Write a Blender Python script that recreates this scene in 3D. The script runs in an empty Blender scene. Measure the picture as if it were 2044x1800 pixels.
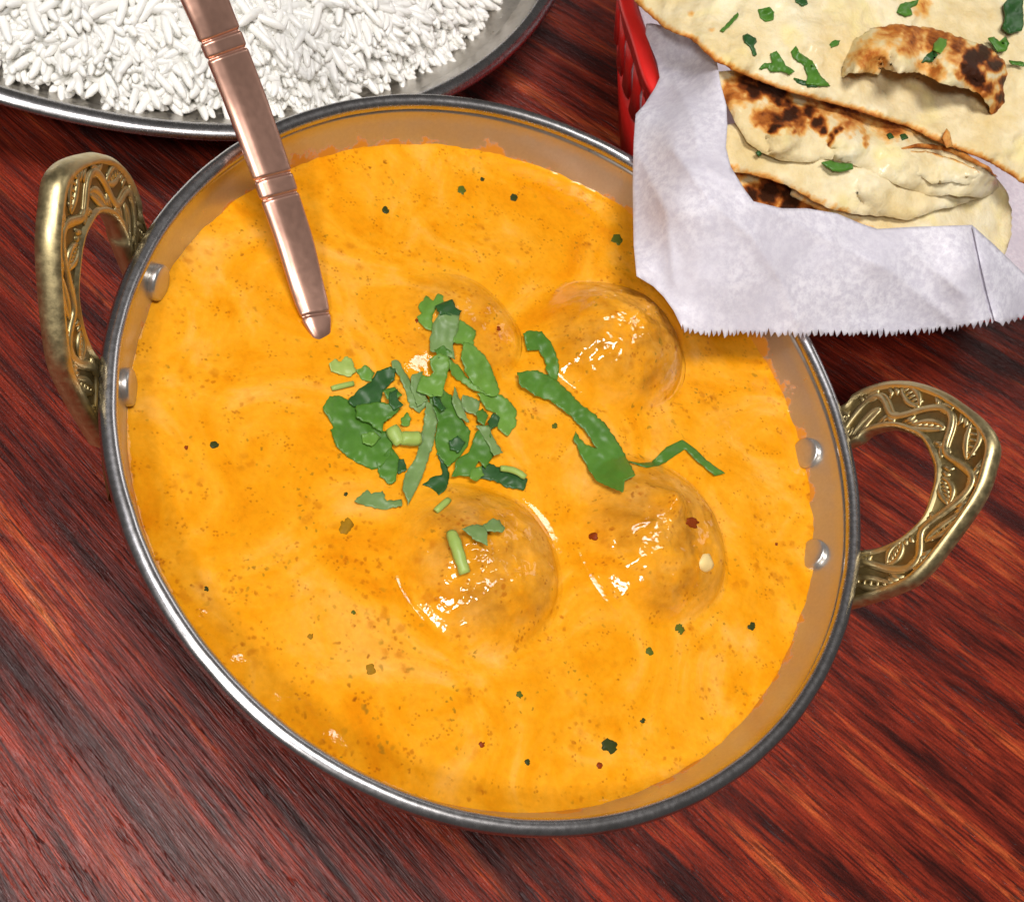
import bpy, math, random
import numpy as np
from mathutils import Vector, Matrix, noise, geometry
random.seed(7); rng = np.random.default_rng(7)
sc = bpy.context.scene
S = 0.075                                   # bowl rim radius in metres; lengths below are in rim radii

# ------------------------------------------------------------------ camera
RC = np.array([[.92857, .07244, .36402], [.2288, -.88398, -.40771], [.29225, .46188, -.83741]])   # rows: right, down, forward
CC = np.array([-.8152, -1.35185, 2.26409])
F, PPX, PPY, PW = 2200.0, 1022.0, 900.0, 2044.0
cd = bpy.data.cameras.new('camera'); cam = bpy.data.objects.new('camera', cd); sc.collection.objects.link(cam)
m = Matrix.Identity(4)
for i in range(3):
    m[i][0] = RC[0][i]; m[i][1] = -RC[1][i]; m[i][2] = -RC[2][i]; m[i][3] = CC[i] * S
cam.matrix_world = m
cd.sensor_width = 36; cd.lens = 36 * F / PW; cd.clip_start = .01; cd.clip_end = 50
cd.dof.use_dof = True; cd.dof.focus_distance = 2.62 * S; cd.dof.aperture_fstop = 75
sc.camera = cam
sc.render.resolution_x, sc.render.resolution_y = 1024, 901

# ------------------------------------------------------------------ light
w = bpy.data.worlds.new('World'); sc.world = w; w.use_nodes = True
bg = w.node_tree.nodes['Background']; bg.inputs[0].default_value = (1, .93, .86, 1); bg.inputs[1].default_value = .08
def lamp(name, loc, aim, size, watts, col, size_y=None):
    l = bpy.data.lights.new(name, 'AREA'); l.energy = watts; l.color = col
    l.shape = 'RECTANGLE' if size_y else 'DISK'; l.size = size
    if size_y: l.size_y = size_y
    o = bpy.data.objects.new(name, l); sc.collection.objects.link(o); o.location = loc
    o.rotation_euler = (Vector(aim) - Vector(loc)).to_track_quat('-Z', 'Y').to_euler()
    return o
lamp('ceiling_lamp', (-.02, -.04, 1.0), (0, 0, 0), .30, 5.6, (1, .95, .89))
lamp('ceiling_lamp', (-.23, -.11, 1.0), (0, 0, 0), .28, 4.4, (.97, .96, 1))
lamp('ceiling_lamp', (-.50, -.64, .88), (0, 0, 0), .20, 7.0, (1, .96, .91))
lamp('added_far_light', (.95, 1.10, .80), (0, 0, 0), .50, 2.0, (1, .97, .94), .40)  # added weak area light from the far right for rim highlights, no real window
sc.view_settings.view_transform = 'Standard'; sc.view_settings.look = 'None'
sc.view_settings.exposure = 0; sc.view_settings.gamma = 1
sc.cycles.use_denoising = True
sc.cycles.max_bounces = 8

# ------------------------------------------------------------------ helpers
def at(p, z):
    """points of the photograph (2044 x 1800) put at height z (rim radii) -> rim radii"""
    p = np.atleast_2d(np.asarray(p, float)); z = np.broadcast_to(np.asarray(z, float), (len(p),))
    d = np.c_[(p[:, 0] - PPX) / F, (p[:, 1] - PPY) / F, np.ones(len(p))] @ RC
    t = (z - CC[2]) / d[:, 2]
    return CC + d * t[:, None]

def on(p, hf):
    z = np.full(len(p), -.12)
    for _ in range(5):
        P = at(p, z); z = hf(P[:, 0], P[:, 1])
    return at(p, z)

def mk(name, v, f, mat, parent=None, smooth=True, fm=None, centre=False):
    v = np.asarray(v, float) * S
    off = np.zeros(3)
    if parent is not None: off = np.array(parent['_o'])
    elif centre:
        off = v.mean(0); off[2] = v[:, 2].min()
    me = bpy.data.meshes.new(name); me.from_pydata((v - off).tolist(), [], [list(map(int, q)) for q in f]); me.update()
    mats = mat if isinstance(mat, (list, tuple)) else [mat]
    for q in mats: me.materials.append(q)
    if smooth: me.polygons.foreach_set('use_smooth', [True] * len(me.polygons))
    if fm is not None: me.polygons.foreach_set('material_index', fm)
    o = bpy.data.objects.new(name, me); sc.collection.objects.link(o)
    if parent is not None:
        o.parent = parent
        o['_o'] = off.tolist()
    else:
        o.location = off; o['_o'] = off.tolist()
    return o

def tag(o, label, cat, group=None, kind=None):
    if label: o['label'] = label
    if cat: o['category'] = cat
    if group: o['group'] = group
    if kind: o['kind'] = kind
    return o

def thing(name, label, cat, loc=(0, 0, 0), group=None):
    o = bpy.data.objects.new(name, None); sc.collection.objects.link(o)
    o.empty_display_size = .01
    o.location = Vector(loc) * S; o['_o'] = [c * S for c in loc]
    return tag(o, label, cat, group)

def attr(o, name, vals):
    a = o.data.attributes.new(name, 'FLOAT', 'POINT'); a.data.foreach_set('value', np.asarray(vals, np.float32))

def nz(P, s, oct=3, seed=0):
    """smooth noise in about -1..1 for an array of points"""
    P = np.asarray(P, float)
    if P.shape[1] == 2: P = np.c_[P, np.zeros(len(P))]
    return np.array([noise.fractal(Vector((a * s + seed * 13.1, b * s - seed * 7.7, c * s + seed * 3.3)), .6, 2.0, oct) for a, b, c in P])

def rbf(ctrl):
    c = np.asarray(ctrl, float); X = c[:, :2]; n = len(c)
    D = np.hypot(X[:, None, 0] - X[None, :, 0], X[:, None, 1] - X[None, :, 1])
    A = np.zeros((n + 1, n + 1)); D = np.sqrt(D * D + 900); A[:n, :n] = -D - np.eye(n) * 4; A[:n, n] = 1; A[n, :n] = 1
    wv = np.linalg.solve(A, np.r_[c[:, 2], 0])
    def f(p):
        p = np.asarray(p, float)
        d = np.hypot(p[:, None, 0] - X[None, :, 0], p[:, None, 1] - X[None, :, 1])
        return -np.sqrt(d * d + 900) @ wv[:n] + wv[n]
    return f

def resample(pts, step, closed=True):
    pts = [np.asarray(q, float) for q in pts]; out = []
    n = len(pts)
    for i in range(n if closed else n - 1):
        a, b = pts[i], pts[(i + 1) % n]; k = max(1, int(round(np.hypot(*(b - a)) / step)))
        out += [a + (b - a) * j / k for j in range(k)]
    if not closed: out.append(pts[-1])
    return np.array(out)

def catmull(pts, k=8, closed=True):
    P = [np.asarray(q, float) for q in pts]; n = len(P); out = []
    for i in range(n if closed else n - 1):
        if closed: a, b, c, d = P[i - 1], P[i], P[(i + 1) % n], P[(i + 2) % n]
        else: a, b, c, d = P[max(i - 1, 0)], P[i], P[i + 1], P[min(i + 2, n - 1)]
        for j in range(k):
            t = j / k
            out.append(.5 * ((2 * b) + (c - a) * t + (2 * a - 5 * b + 4 * c - d) * t * t + (3 * b - a - 3 * c + d) * t ** 3))
    if not closed: out.append(P[-1])
    return np.array(out)

def segdist(p, loop):
    a = loop; b = np.roll(loop, -1, 0); best = np.full(len(p), 1e9)
    for q, r in zip(a, b):
        d = r - q; L = d @ d + 1e-12
        t = np.clip(((p - q) @ d) / L, 0, 1)
        best = np.minimum(best, np.hypot(*(p - (q + t[:, None] * d)).T))
    return best

def fill(loop, step):
    """triangulate a closed 2-D loop with inner points"""
    lo, hi = loop.min(0), loop.max(0)
    xs = np.arange(lo[0], hi[0], step); ys = np.arange(lo[1], hi[1], step * .87)
    g = np.array([(x + (step / 2 if j % 2 else 0), y) for j, y in enumerate(ys) for x in xs]) if len(xs) and len(ys) else np.zeros((0, 2))
    if len(g):
        ins = np.zeros(len(g), bool); x, y = g.T; q = np.roll(loop, 1, 0)
        for (x1, y1), (x0, y0) in zip(loop, q):
            c = (y1 > y) != (y0 > y)
            if y1 != y0: ins ^= c & (x < (x0 - x1) * (y - y1) / (y0 - y1) + x1)
        g = g[ins]
        if len(g): g = g[segdist(g, loop) > step * .45]
    n = len(loop); pts = np.vstack([loop, g]) if len(g) else loop
    vs, es, fs, *_ = geometry.delaunay_2d_cdt([Vector(q) for q in pts], [(i, (i + 1) % n) for i in range(n)], [list(range(n))], 1, 1e-6)
    vs = np.array([(q.x, q.y) for q in vs])
    fs = [list(q) for q in fs]
    return vs, fs

def orient(V, fs):
    out = []
    for q in fs:
        a, b, c = V[q[0]], V[q[1]], V[q[2]]
        out.append(q if np.cross(b - a, c - a)[2] > 0 else q[::-1])
    return out

def boundary(fs):
    cnt = {}
    for q in fs:
        for i in range(len(q)):
            a, b = q[i], q[(i + 1) % len(q)]
            cnt[(a, b)] = 1
    return [e for e in cnt if (e[1], e[0]) not in cnt]

def sheet(name, loop, step, zf, thick, mat, parent=None, rnd=0, smooth=True, hf=None, chf=None):
    """a solid sheet whose outline is given in photograph points and whose height comes from zf"""
    loop = np.asarray(loop, float)
    v2, fs = fill(loop, step)
    if hf is not None:
        T = on(v2, hf); T[:, 2] += zf(v2); T = at(v2, T[:, 2])
    else: T = at(v2, zf(v2))
    th = np.full(len(v2), thick)
    if rnd:
        d = np.clip(segdist(v2, loop) / rnd, 0, 1); k = np.sqrt(np.clip(1 - (1 - d) ** 2, 0, 1))
        T[:, 2] -= thick * .5 * (1 - k); th = thick * (.12 + .88 * k)
    fs = orient(T, fs); n = len(T)
    B = T.copy(); B[:, 2] -= th
    F_ = fs + [[c + n for c in q[::-1]] for q in fs]
    for a, b in boundary(fs): F_.append([b, a, a + n, b + n])
    o = mk(name, np.vstack([T, B]), F_, mat, parent, smooth, centre=parent is None)
    if chf is not None: attr(o, 'char', np.r_[chf(v2), chf(v2)])
    return o

def lathe(prof, n, a0=0, a1=2 * math.pi, jit=None):
    prof = np.asarray(prof, float); k = len(prof); closed = abs(a1 - a0 - 2 * math.pi) < 1e-6
    V = []; m_ = n if closed else n + 1
    for i in range(m_):
        a = a0 + (a1 - a0) * i / n
        V.append(np.c_[prof[:, 0] * math.cos(a), prof[:, 0] * math.sin(a), prof[:, 1]])
    V = np.vstack(V); f = []
    for i in range(n):
        j = (i + 1) % m_
        for q in range(k - 1): f.append([i * k + q, j * k + q, j * k + q + 1, i * k + q + 1])
    return V, f

def tube(path, rad, n=8, flat=None, cap=True, up=(0, 0, 1)):
    """round tube along a path; rad a number or list; flat squashes it along up"""
    P = np.asarray(path, float); k = len(P); r = np.broadcast_to(np.asarray(rad, float), (k,)); V = []; f = []
    up = np.asarray(up, float)
    for i in range(k):
        t = P[min(i + 1, k - 1)] - P[max(i - 1, 0)]; t /= np.linalg.norm(t) + 1e-12
        s = np.cross(t, up); s /= np.linalg.norm(s) + 1e-12; u = np.cross(s, t)
        for j in range(n):
            a = 2 * math.pi * j / n
            V.append(P[i] + r[i] * (s * math.cos(a) + u * math.sin(a) * (flat or 1)))
    for i in range(k - 1):
        for j in range(n):
            f.append([i * n + j, i * n + (j + 1) % n, (i + 1) * n + (j + 1) % n, (i + 1) * n + j])
    if cap: f.append(list(range(n))[::-1]); f.append([(k - 1) * n + j for j in range(n)])
    return np.array(V), f

def join(parts):
    V = []; f = []; o = 0
    for v, q in parts:
        V.append(v); f += [[c + o for c in g] for g in q]; o += len(v)
    return np.vstack(V), f

# ------------------------------------------------------------------ materials
class N:
    def __init__(s, name):
        s.m = bpy.data.materials.new(name); s.m.use_nodes = True; s.t = s.m.node_tree
        s.b = s.t.nodes['Principled BSDF']; s.o = s.t.nodes['Material Output']; s._co = None
    def n(s, kind, **kw):
        q = s.t.nodes.new(kind)
        for k, v in kw.items(): setattr(q, k, v)
        return q
    def l(s, a, b): s.t.links.new(a, b)
    def co(s, out='Object', scale=(1, 1, 1)):
        c = s.n('ShaderNodeTexCoord').outputs[out]; mp = s.n('ShaderNodeMapping'); mp.inputs['Scale'].default_value = scale
        s.l(c, mp.inputs[0]); return mp.outputs[0]
    def noise(s, co, scale, detail=4, rough=.55, dist=0):
        q = s.n('ShaderNodeTexNoise'); q.inputs['Scale'].default_value = scale; q.inputs['Detail'].default_value = detail
        q.inputs['Roughness'].default_value = rough; q.inputs['Distortion'].default_value = dist
        s.l(co, q.inputs['Vector']); return q.outputs['Fac']
    def vor(s, co, scale, feature='F1', rnd=1):
        q = s.n('ShaderNodeTexVoronoi', feature=feature); q.inputs['Scale'].default_value = scale; q.inputs['Randomness'].default_value = rnd
        s.l(co, q.inputs['Vector']); return q
    def ramp(s, x, stops, interp='LINEAR'):
        q = s.n('ShaderNodeValToRGB'); e = q.color_ramp; e.interpolation = interp
        while len(e.elements) < len(stops): e.elements.new(.5)
        for el, (p, c) in zip(e.elements, stops):
            el.position = p; el.color = (c, c, c, 1) if not hasattr(c, '__len__') else (*c, 1)
        s.l(x, q.inputs[0]); return q.outputs[0]
    def mix(s, fac, a, b, mode='MIX'):
        q = s.n('ShaderNodeMix', data_type='RGBA', blend_type=mode)
        for sock, v in ((q.inputs[0], fac), (q.inputs[6], a), (q.inputs[7], b)):
            if isinstance(v, (int, float)): sock.default_value = v
            elif isinstance(v, tuple): sock.default_value = (*v, 1)
            else: s.l(v, sock)
        return q.outputs[2]
    def math(s, op, a, b=0.0):
        q = s.n('ShaderNodeMath', operation=op)
        for sock, v in zip(q.inputs, (a, b)):
            if isinstance(v, (int, float)): sock.default_value = v
            else: s.l(v, sock)
        return q.outputs[0]
    def bump(s, h, strength, dist, prev=None):
        q = s.n('ShaderNodeBump'); q.inputs['Strength'].default_value = strength; q.inputs['Distance'].default_value = dist
        s.l(h, q.inputs['Height'])
        if prev is not None: s.l(prev, q.inputs['Normal'])
        return q.outputs[0]
    def set(s, **kw):
        for k, v in kw.items():
            sock = s.b.inputs[k.replace('_', ' ')]
            if isinstance(v, (int, float)): sock.default_value = v
            elif isinstance(v, tuple): sock.default_value = (*v, 1) if sock.type == 'RGBA' else v
            else: s.l(v, sock)
        return s
    def at(s, name):
        q = s.n('ShaderNodeAttribute'); q.attribute_name = name; return q.outputs['Fac']

def mat_wood():
    k = N('dark_red_wood'); c = k.co('UV')
    def st(a, b, sc_, det=4, dist=0, rough=.55):
        mp = k.n('ShaderNodeMapping'); mp.inputs['Scale'].default_value = (a, b, 1); k.l(c, mp.inputs[0])
        return k.noise(mp.outputs[0], sc_, det, rough, dist)
    broad = st(10, 105, 1, 6, .2, .66); mids = st(30, 520, 1, 5, .12, .68); fine = st(90, 1900, 1, 3, .2, .65); blot = st(6, 75, 1, 4, .3)
    x = k.math('ADD', k.math('MULTIPLY', broad, .72), k.math('MULTIPLY', mids, .28))
    col = k.ramp(x, [(.34, (.016, .004, .004)), (.41, (.065, .009, .006)), (.47, (.15, .017, .009)), (.54, (.235, .027, .012)), (.60, (.37, .065, .020)), (.67, (.54, .15, .042))])
    col = k.mix(.8, col, k.ramp(fine, [(.38, (.22, .18, .18)), (.5, (.95, .93, .9)), (.62, (1.5, 1.45, 1.35))]), 'MULTIPLY')
    col = k.mix(k.ramp(blot, [(.55, 0.0), (.62, .72)]), col, (.024, .007, .007))
    spk = k.noise(k.co('UV', (2200, 3000, 1)), 1, 3, .7)
    col = k.mix(.6, col, k.ramp(spk, [(.3, .4), (.7, 1.55)]), 'MULTIPLY')
    pore = st(110, 1500, 1, 2, .1); pm = k.ramp(pore, [(.60, 0.0), (.65, 1.0)])
    pg = k.ramp(st(24, 80, 1, 2), [(.44, 0.0), (.56, 1.0)])
    pmm = k.math('MULTIPLY', pm, pg)
    col = k.mix(k.math('MULTIPLY', pmm, .7), col, (.045, .028, .03))
    nb = k.bump(k.math('ADD', k.math('MULTIPLY', fine, .6), k.math('SUBTRACT', mids, pmm)), .7, .0008)
    nb = k.bump(spk, .25, .0002, nb)
    k.set(Base_Color=col, Roughness=k.ramp(fine, [(.35, .36), (.65, .22)]), Normal=nb, Specular_IOR_Level=.28)
    return k.m

def mat_curry(name, kof=False):
    k = N(name); c = k.co('Object')
    big = k.noise(c, 38, 5, .58, 2.2); mid = k.noise(c, 170, 5, .6, .4); fin = k.noise(c, 900, 3, .6)
    col = k.ramp(big, [(.28, (.66, .215, .002)), (.42, (.74, .285, .005)), (.54, (.78, .33, .014)), (.66, (.80, .37, .045)), (.8, (.82, .42, .10))])
    if kof: col = k.mix(k.math('MULTIPLY', k.at('brown'), k.ramp(big, [(.35, 1.0), (.62, .72)])), col, k.ramp(mid, [(.3, (.36, .14, .010)), (.5, (.49, .21, .020)), (.7, (.56, .27, .040))]))
    col = k.mix(.45, col, k.ramp(mid, [(.3, (.88, .80, .50)), (.5, (1, 1, 1)), (.7, (1.04, 1.07, 1.6))]), 'MULTIPLY')
    col = k.mix(.20, col, k.ramp(fin, [(.35, .7), (.65, 1.2)]), 'MULTIPLY')
    for sc_, th, cc, am in ((260, .22, (.42, .11, .003), .45), (520, .20, (.30, .06, .003), .5), (1000, .24, (.22, .04, .003), .5), (170, .07, (.16, .03, .003), .7), (200, .10, (.16, .11, .010), .55), (420, .12, (.14, .10, .010), .6)):
        off = k.n('ShaderNodeMapping'); off.inputs['Location'].default_value = (sc_, sc_ * .3, 0); k.l(c, off.inputs[0])
        wob = k.n('ShaderNodeVectorMath', operation='ADD'); nn = k.n('ShaderNodeTexNoise'); nn.inputs['Scale'].default_value = sc_ * 2.5; k.l(c, nn.inputs['Vector'])
        sm = k.n('ShaderNodeVectorMath', operation='SCALE'); sm.inputs['Scale'].default_value = .5 / sc_; k.l(nn.outputs['Color'], sm.inputs[0])
        k.l(off.outputs[0], wob.inputs[0]); k.l(sm.outputs[0], wob.inputs[1])
        v = k.vor(wob.outputs[0], sc_); v.voronoi_dimensions = '2D'
        keep = k.ramp(k.noise(c, sc_ * .3, 2), [(.56, 0.0), (.66, 1.0)])
        msk = k.math('MULTIPLY', k.math('MULTIPLY', k.ramp(v.outputs['Distance'], [(th * .5, 1.0), (th * 1.3, 0.0)]), keep), am)
        col = k.mix(msk, col, cc)
    h = k.noise(c, 150, 4, .55); h2 = k.noise(c, 700, 3, .6)
    nb = k.bump(h, .22 if kof else .10, .0016); nb = k.bump(h2, .05 if kof else .10, .0004, nb)
    k.set(Base_Color=col, Roughness=.5, Normal=nb, Specular_IOR_Level=.0, Subsurface_Weight=.12, Subsurface_Radius=(.004, .002, .0005), Subsurface_Scale=1.0,
          Coat_Weight=.6, Coat_Roughness=.06, Coat_Normal=k.bump(k.noise(c, 420, 3, .55), .03 if kof else .10, .0006, nb))
    return k.m

def mat_metal(name, col, rough, bs=0, bscale=900, stretch=(1, 1, 1), dirt=None, met=1.0, var=.35, rv=.1):
    k = N(name); c = k.co('Object', stretch); n1 = k.noise(c, bscale, 4, .6); n2 = k.noise(k.co('Object'), 130, 5, .65)
    cc = k.mix(var, col, k.ramp(n1, [(.3, .55), (.7, 1.3)]), 'MULTIPLY')
    if dirt: cc = k.mix(k.ramp(n2, [(.5, 0.0), (.72, .8)]), cc, dirt)
    k.set(Base_Color=cc, Metallic=met, Roughness=k.ramp(n1, [(.3, max(.04, rough - rv)), (.7, rough + rv)]))
    if bs: k.set(Normal=k.bump(n1, bs, .0003))
    return k.m

def mat_leaf(name, a, b, dark):
    k = N(name); c = k.co('Object'); n1 = k.noise(c, 110, 4, .6); n2 = k.noise(c, 800, 3, .6)
    col = k.ramp(n1, [(.3, a), (.7, b)])
    col = k.mix(k.math('MULTIPLY', k.at('char'), .05), col, tuple(min(1, q * 1.7 + .01) for q in b))
    col = k.mix(k.ramp(n2, [(.62, 0.0), (.75, .15)]), col, dark)
    nb = k.bump(n2, .10, .0002)
    k.set(Base_Color=col, Roughness=.42, Normal=nb, Specular_IOR_Level=.35, Subsurface_Weight=.1, Subsurface_Radius=(.001, .002, .0005), Subsurface_Scale=1.0)
    return k.m

def mat_naan():
    k = N('baked_naan'); c = k.co('Object'); ch = k.at('char')
    n1 = k.noise(c, 60, 4, .6); n2 = k.noise(c, 330, 5, .65); n3 = k.noise(c, 1400, 3, .6)
    base = k.ramp(n1, [(.3, (.66, .51, .25)), (.5, (.73, .61, .37)), (.68, (.79, .71, .50))])
    base = k.mix(.4, base, k.ramp(n2, [(.32, (.82, .74, .56)), (.55, (1, 1, 1)), (.75, (1.06, 1.06, 1.08))]), 'MULTIPLY')
    base = k.mix(k.ramp(k.noise(c, 95, 2), [(.54, 0.0), (.70, .55)]), base, (.78, .66, .27))
    x = k.math('ADD', ch, k.math('MULTIPLY', k.math('SUBTRACT', n2, .5), .75))
    x = k.math('MULTIPLY', x, k.ramp(ch, [(.02, 0.0), (.1, 1.0)]))
    gold = k.ramp(x, [(.12, (1, 1, 1)), (.32, (.95, .62, .30)), (.5, (.62, .24, .07)), (.68, (.22, .06, .02)), (.85, (.05, .018, .012))])
    col = k.mix(1.0, base, gold, 'MULTIPLY')
    nb = k.bump(n1, .22, .003); nb = k.bump(n2, .40, .0012, nb); nb = k.bump(n3, .25, .0004, nb)
    k.set(Base_Color=col, Roughness=.5, Normal=nb, Specular_IOR_Level=.12, Coat_Weight=k.math('MULTIPLY', k.ramp(k.noise(c, 70, 3), [(.5, 0.0), (.65, .5)]), k.ramp(ch, [(.1, 1.0), (.3, 0.0)])), Coat_Roughness=.2, Subsurface_Weight=.1, Subsurface_Radius=(.003, .002, .001), Subsurface_Scale=1.0)
    return k.m

def mat_paper():
    k = N('parchment'); c = k.co('Object'); n1 = k.noise(c, 620, 5, .75); n2 = k.noise(c, 60, 3, .5)
    spk = k.ramp(n1, [(.40, 0.0), (.60, 1.0)]); patch = k.ramp(n2, [(.38, .35), (.62, 1.0)])
    col = k.mix(k.math('MULTIPLY', spk, patch), (.72, .695, .775), (.91, .895, .95))
    k.set(Base_Color=col, Roughness=.42, Specular_IOR_Level=.4, Normal=k.bump(n1, .12, .0003))
    tr = k.n('ShaderNodeBsdfTranslucent'); k.l(col, tr.inputs[0])
    mx = k.n('ShaderNodeMixShader'); mx.inputs[0].default_value = .33
    k.l(k.b.outputs[0], mx.inputs[1]); k.l(tr.outputs[0], mx.inputs[2]); k.l(mx.outputs[0], k.o.inputs[0])
    return k.m

def mat_plain(name, col, rough, var=.3, scale=300, spec=.5, sss=0, bump=0, trans=0):
    k = N(name); c = k.co('Object'); n1 = k.noise(c, scale, 4, .6)
    k.set(Base_Color=k.mix(var, col, k.ramp(n1, [(.3, .6), (.7, 1.25)]), 'MULTIPLY'), Roughness=rough, Specular_IOR_Level=spec)
    if sss: k.set(Subsurface_Weight=sss, Subsurface_Radius=(.0035, .0033, .0028), Subsurface_Scale=1.0)
    if bump: k.set(Normal=k.bump(n1, bump, .0006))
    if trans:
        tr = k.n('ShaderNodeBsdfTranslucent'); tr.inputs[0].default_value = (*col, 1); mx = k.n('ShaderNodeMixShader'); mx.inputs[0].default_value = trans
        k.l(k.b.outputs[0], mx.inputs[1]); k.l(tr.outputs[0], mx.inputs[2]); k.l(mx.outputs[0], k.o.inputs[0])
    return k.m

def mat_wall():
    k = N('steel_with_sauce_film'); c = k.co('Object'); n1 = k.noise(c, 1500, 4, .6); n2 = k.noise(c, 75, 5, .65); n3 = k.noise(c, 260, 4, .6)
    sep = k.n('ShaderNodeSeparateXYZ'); k.l(c, sep.inputs[0])
    h = k.math('DIVIDE', k.math('SUBTRACT', sep.outputs['Z'], (-.128 - TZ0) * S), .10 * S)      # 0 at the sauce line, 1 near the rim
    wet = k.math('ADD', h, k.math('MULTIPLY', k.math('SUBTRACT', n2, .5), 2.6))
    wet = k.math('ADD', wet, k.math('MULTIPLY', k.math('SUBTRACT', n3, .5), .6))
    film = k.ramp(wet, [(.0, .95), (.07, .8), (.13, .0)])
    col = k.mix(film, k.mix(.15, (.56, .54, .51), k.ramp(n1, [(.3, .6), (.7, 1.25)]), 'MULTIPLY'), (.66, .25, .004))
    k.set(Base_Color=col, Metallic=k.math('MULTIPLY', k.math('SUBTRACT', 1.0, film), .87), Roughness=k.ramp(n3, [(.3, .27), (.7, .38)]))
    return k.m
TZ0 = -.74
M = dict(wall=mat_wall(),
    wood=mat_wood(), curry=mat_curry('orange_curry'), kofta=mat_curry('sauced_kofta', True),
    steel=mat_metal('steel', (.56, .54, .51), .33, .02, 1500, met=.85, rv=.05, var=.15),
    rim=mat_metal('worn_steel', (.50, .49, .50), .27, .0, 900, dirt=(.36, .35, .35), var=.12, rv=.03),
    plate=mat_metal('dull_steel', (.56, .53, .49), .36, .15, 700, dirt=(.36, .33, .29)),
    brass=mat_metal('brass', (.62, .51, .27), .44, .08, 700, dirt=(.46, .37, .17), var=.2),
    patina=mat_metal('brass_patina', (.20, .145, .055), .5, .2, 900, met=.85),
    copper=mat_metal('copper', (.70, .41, .315), .34, .0, 700, (1, 1, 1), var=.06, met=.92, rv=.025),
    naan=mat_naan(), paper=mat_paper(),
    red=mat_plain('red_plastic', (.72, .018, .014), .38, .15, 200),
    rice=mat_plain('boiled_rice', (.95, .935, .875), .28, .06, 70, .5, .3, 0, .08),
    ricebed=mat_plain('rice_bed', (.94, .92, .85), .4, .08, 400, .3, .4, .3),
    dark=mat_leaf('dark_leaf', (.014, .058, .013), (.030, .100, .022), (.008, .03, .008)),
    mid=mat_leaf('green_leaf', (.045, .135, .013), (.078, .20, .022), (.02, .07, .010)),
    bright=mat_leaf('bright_leaf', (.085, .20, .024), (.135, .28, .040), (.05, .12, .02)),
    pale=mat_leaf('pale_leaf', (.115, .20, .060), (.17, .27, .090), (.06, .12, .045)),
    stem=mat_leaf('stem_green', (.24, .35, .07), (.36, .46, .12), (.15, .24, .05)),
    cream=mat_plain('cream_bit', (.80, .60, .25), .4, .2, 500),
    fleck_g=mat_plain('green_fleck', (.09, .11, .012), .4, .4, 900, .12),
    fleck_d=mat_plain('dark_fleck', (.035, .045, .010), .4, .4, 900, .12),
    fleck_r=mat_plain('red_fleck', (.22, .035, .004), .4, .4, 900, .1),
    fleck_o=mat_plain('olive_fleck', (.30, .15, .008), .5, .4, 900, .08),
)

# ------------------------------------------------------------------ the tabletop
TZ = -.74
n = 60; xs = np.linspace(-5, 6, n); ys = np.linspace(-5, 6, n)
V = np.array([(x, y, TZ) for y in ys for x in xs]); f = [[j * n + i, j * n + i + 1, (j + 1) * n + i + 1, (j + 1) * n + i] for j in range(n - 1) for i in range(n - 1)]
N0 = len(V); bnd = boundary(f)
V2 = V.copy(); V2[:, 2] -= .35
f2 = f + [[c + N0 for c in q[::-1]] for q in f] + [[b, a, a + N0, b + N0] for a, b in bnd]
table = tag(mk('tabletop', np.vstack([V, V2]), f2, M['wood'], smooth=False), 'dark red wooden tabletop with streaky grain under the dishes', 'table', kind='structure')
uv = table.data.uv_layers.new(name='UVMap'); FX, FY, FR = -5.9, 3.8, 7.0
for lp in table.data.loops:
    co = table.data.vertices[lp.vertex_index].co / S
    a = math.atan2(co.y - FY, co.x - FX); r = math.hypot(co.y - FY, co.x - FX)
    uv.data[lp.index].uv = (r * S, (a + .57) * FR * S)

# ------------------------------------------------------------------ the bowl
bowl = thing('serving_bowl', 'round steel serving bowl with two engraved brass handles holding orange curry', 'bowl', (0, 0, TZ))
def wall_r(z): return np.interp(z, [-.70, -.60, -.45, -.3, -.128, -.03], [.55, .68, .80, .875, .931, .966])
zi = np.array([-.03, -.06, -.09, -.128, -.18, -.24, -.30, -.38, -.46, -.54, -.62, -.69, -.715])
inn = [(.9665, -.018)] + [(wall_r(z), z) for z in zi[:-1]] + [(.50, -.712), (.3, -.718), (.0005, -.718)]
outw = [(.0005, -.739), (.3, -.739), (.52, -.736)] + [(wall_r(z) + .02, z) for z in zi[-2::-1]] + [(.9865, -.018)]
v, f = lathe([*outw, *inn][::1], 192); mk('bowl_body', v, f, M['wall'], bowl)
TR = .0205
tor = [(1 - TR + TR * math.cos(a) * 1.0, TR * .95 * math.sin(a)) for a in np.linspace(0, 2 * math.pi, 21)]
v, f = lathe(tor, 256)
j = nz(v[:, :2], 9, 2, 4)[:, None] * .0012
v = v + j * np.c_[v[:, 0], v[:, 1], np.zeros(len(v))]
mk('rolled_rim', v, f, M['rim'], bowl)
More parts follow.
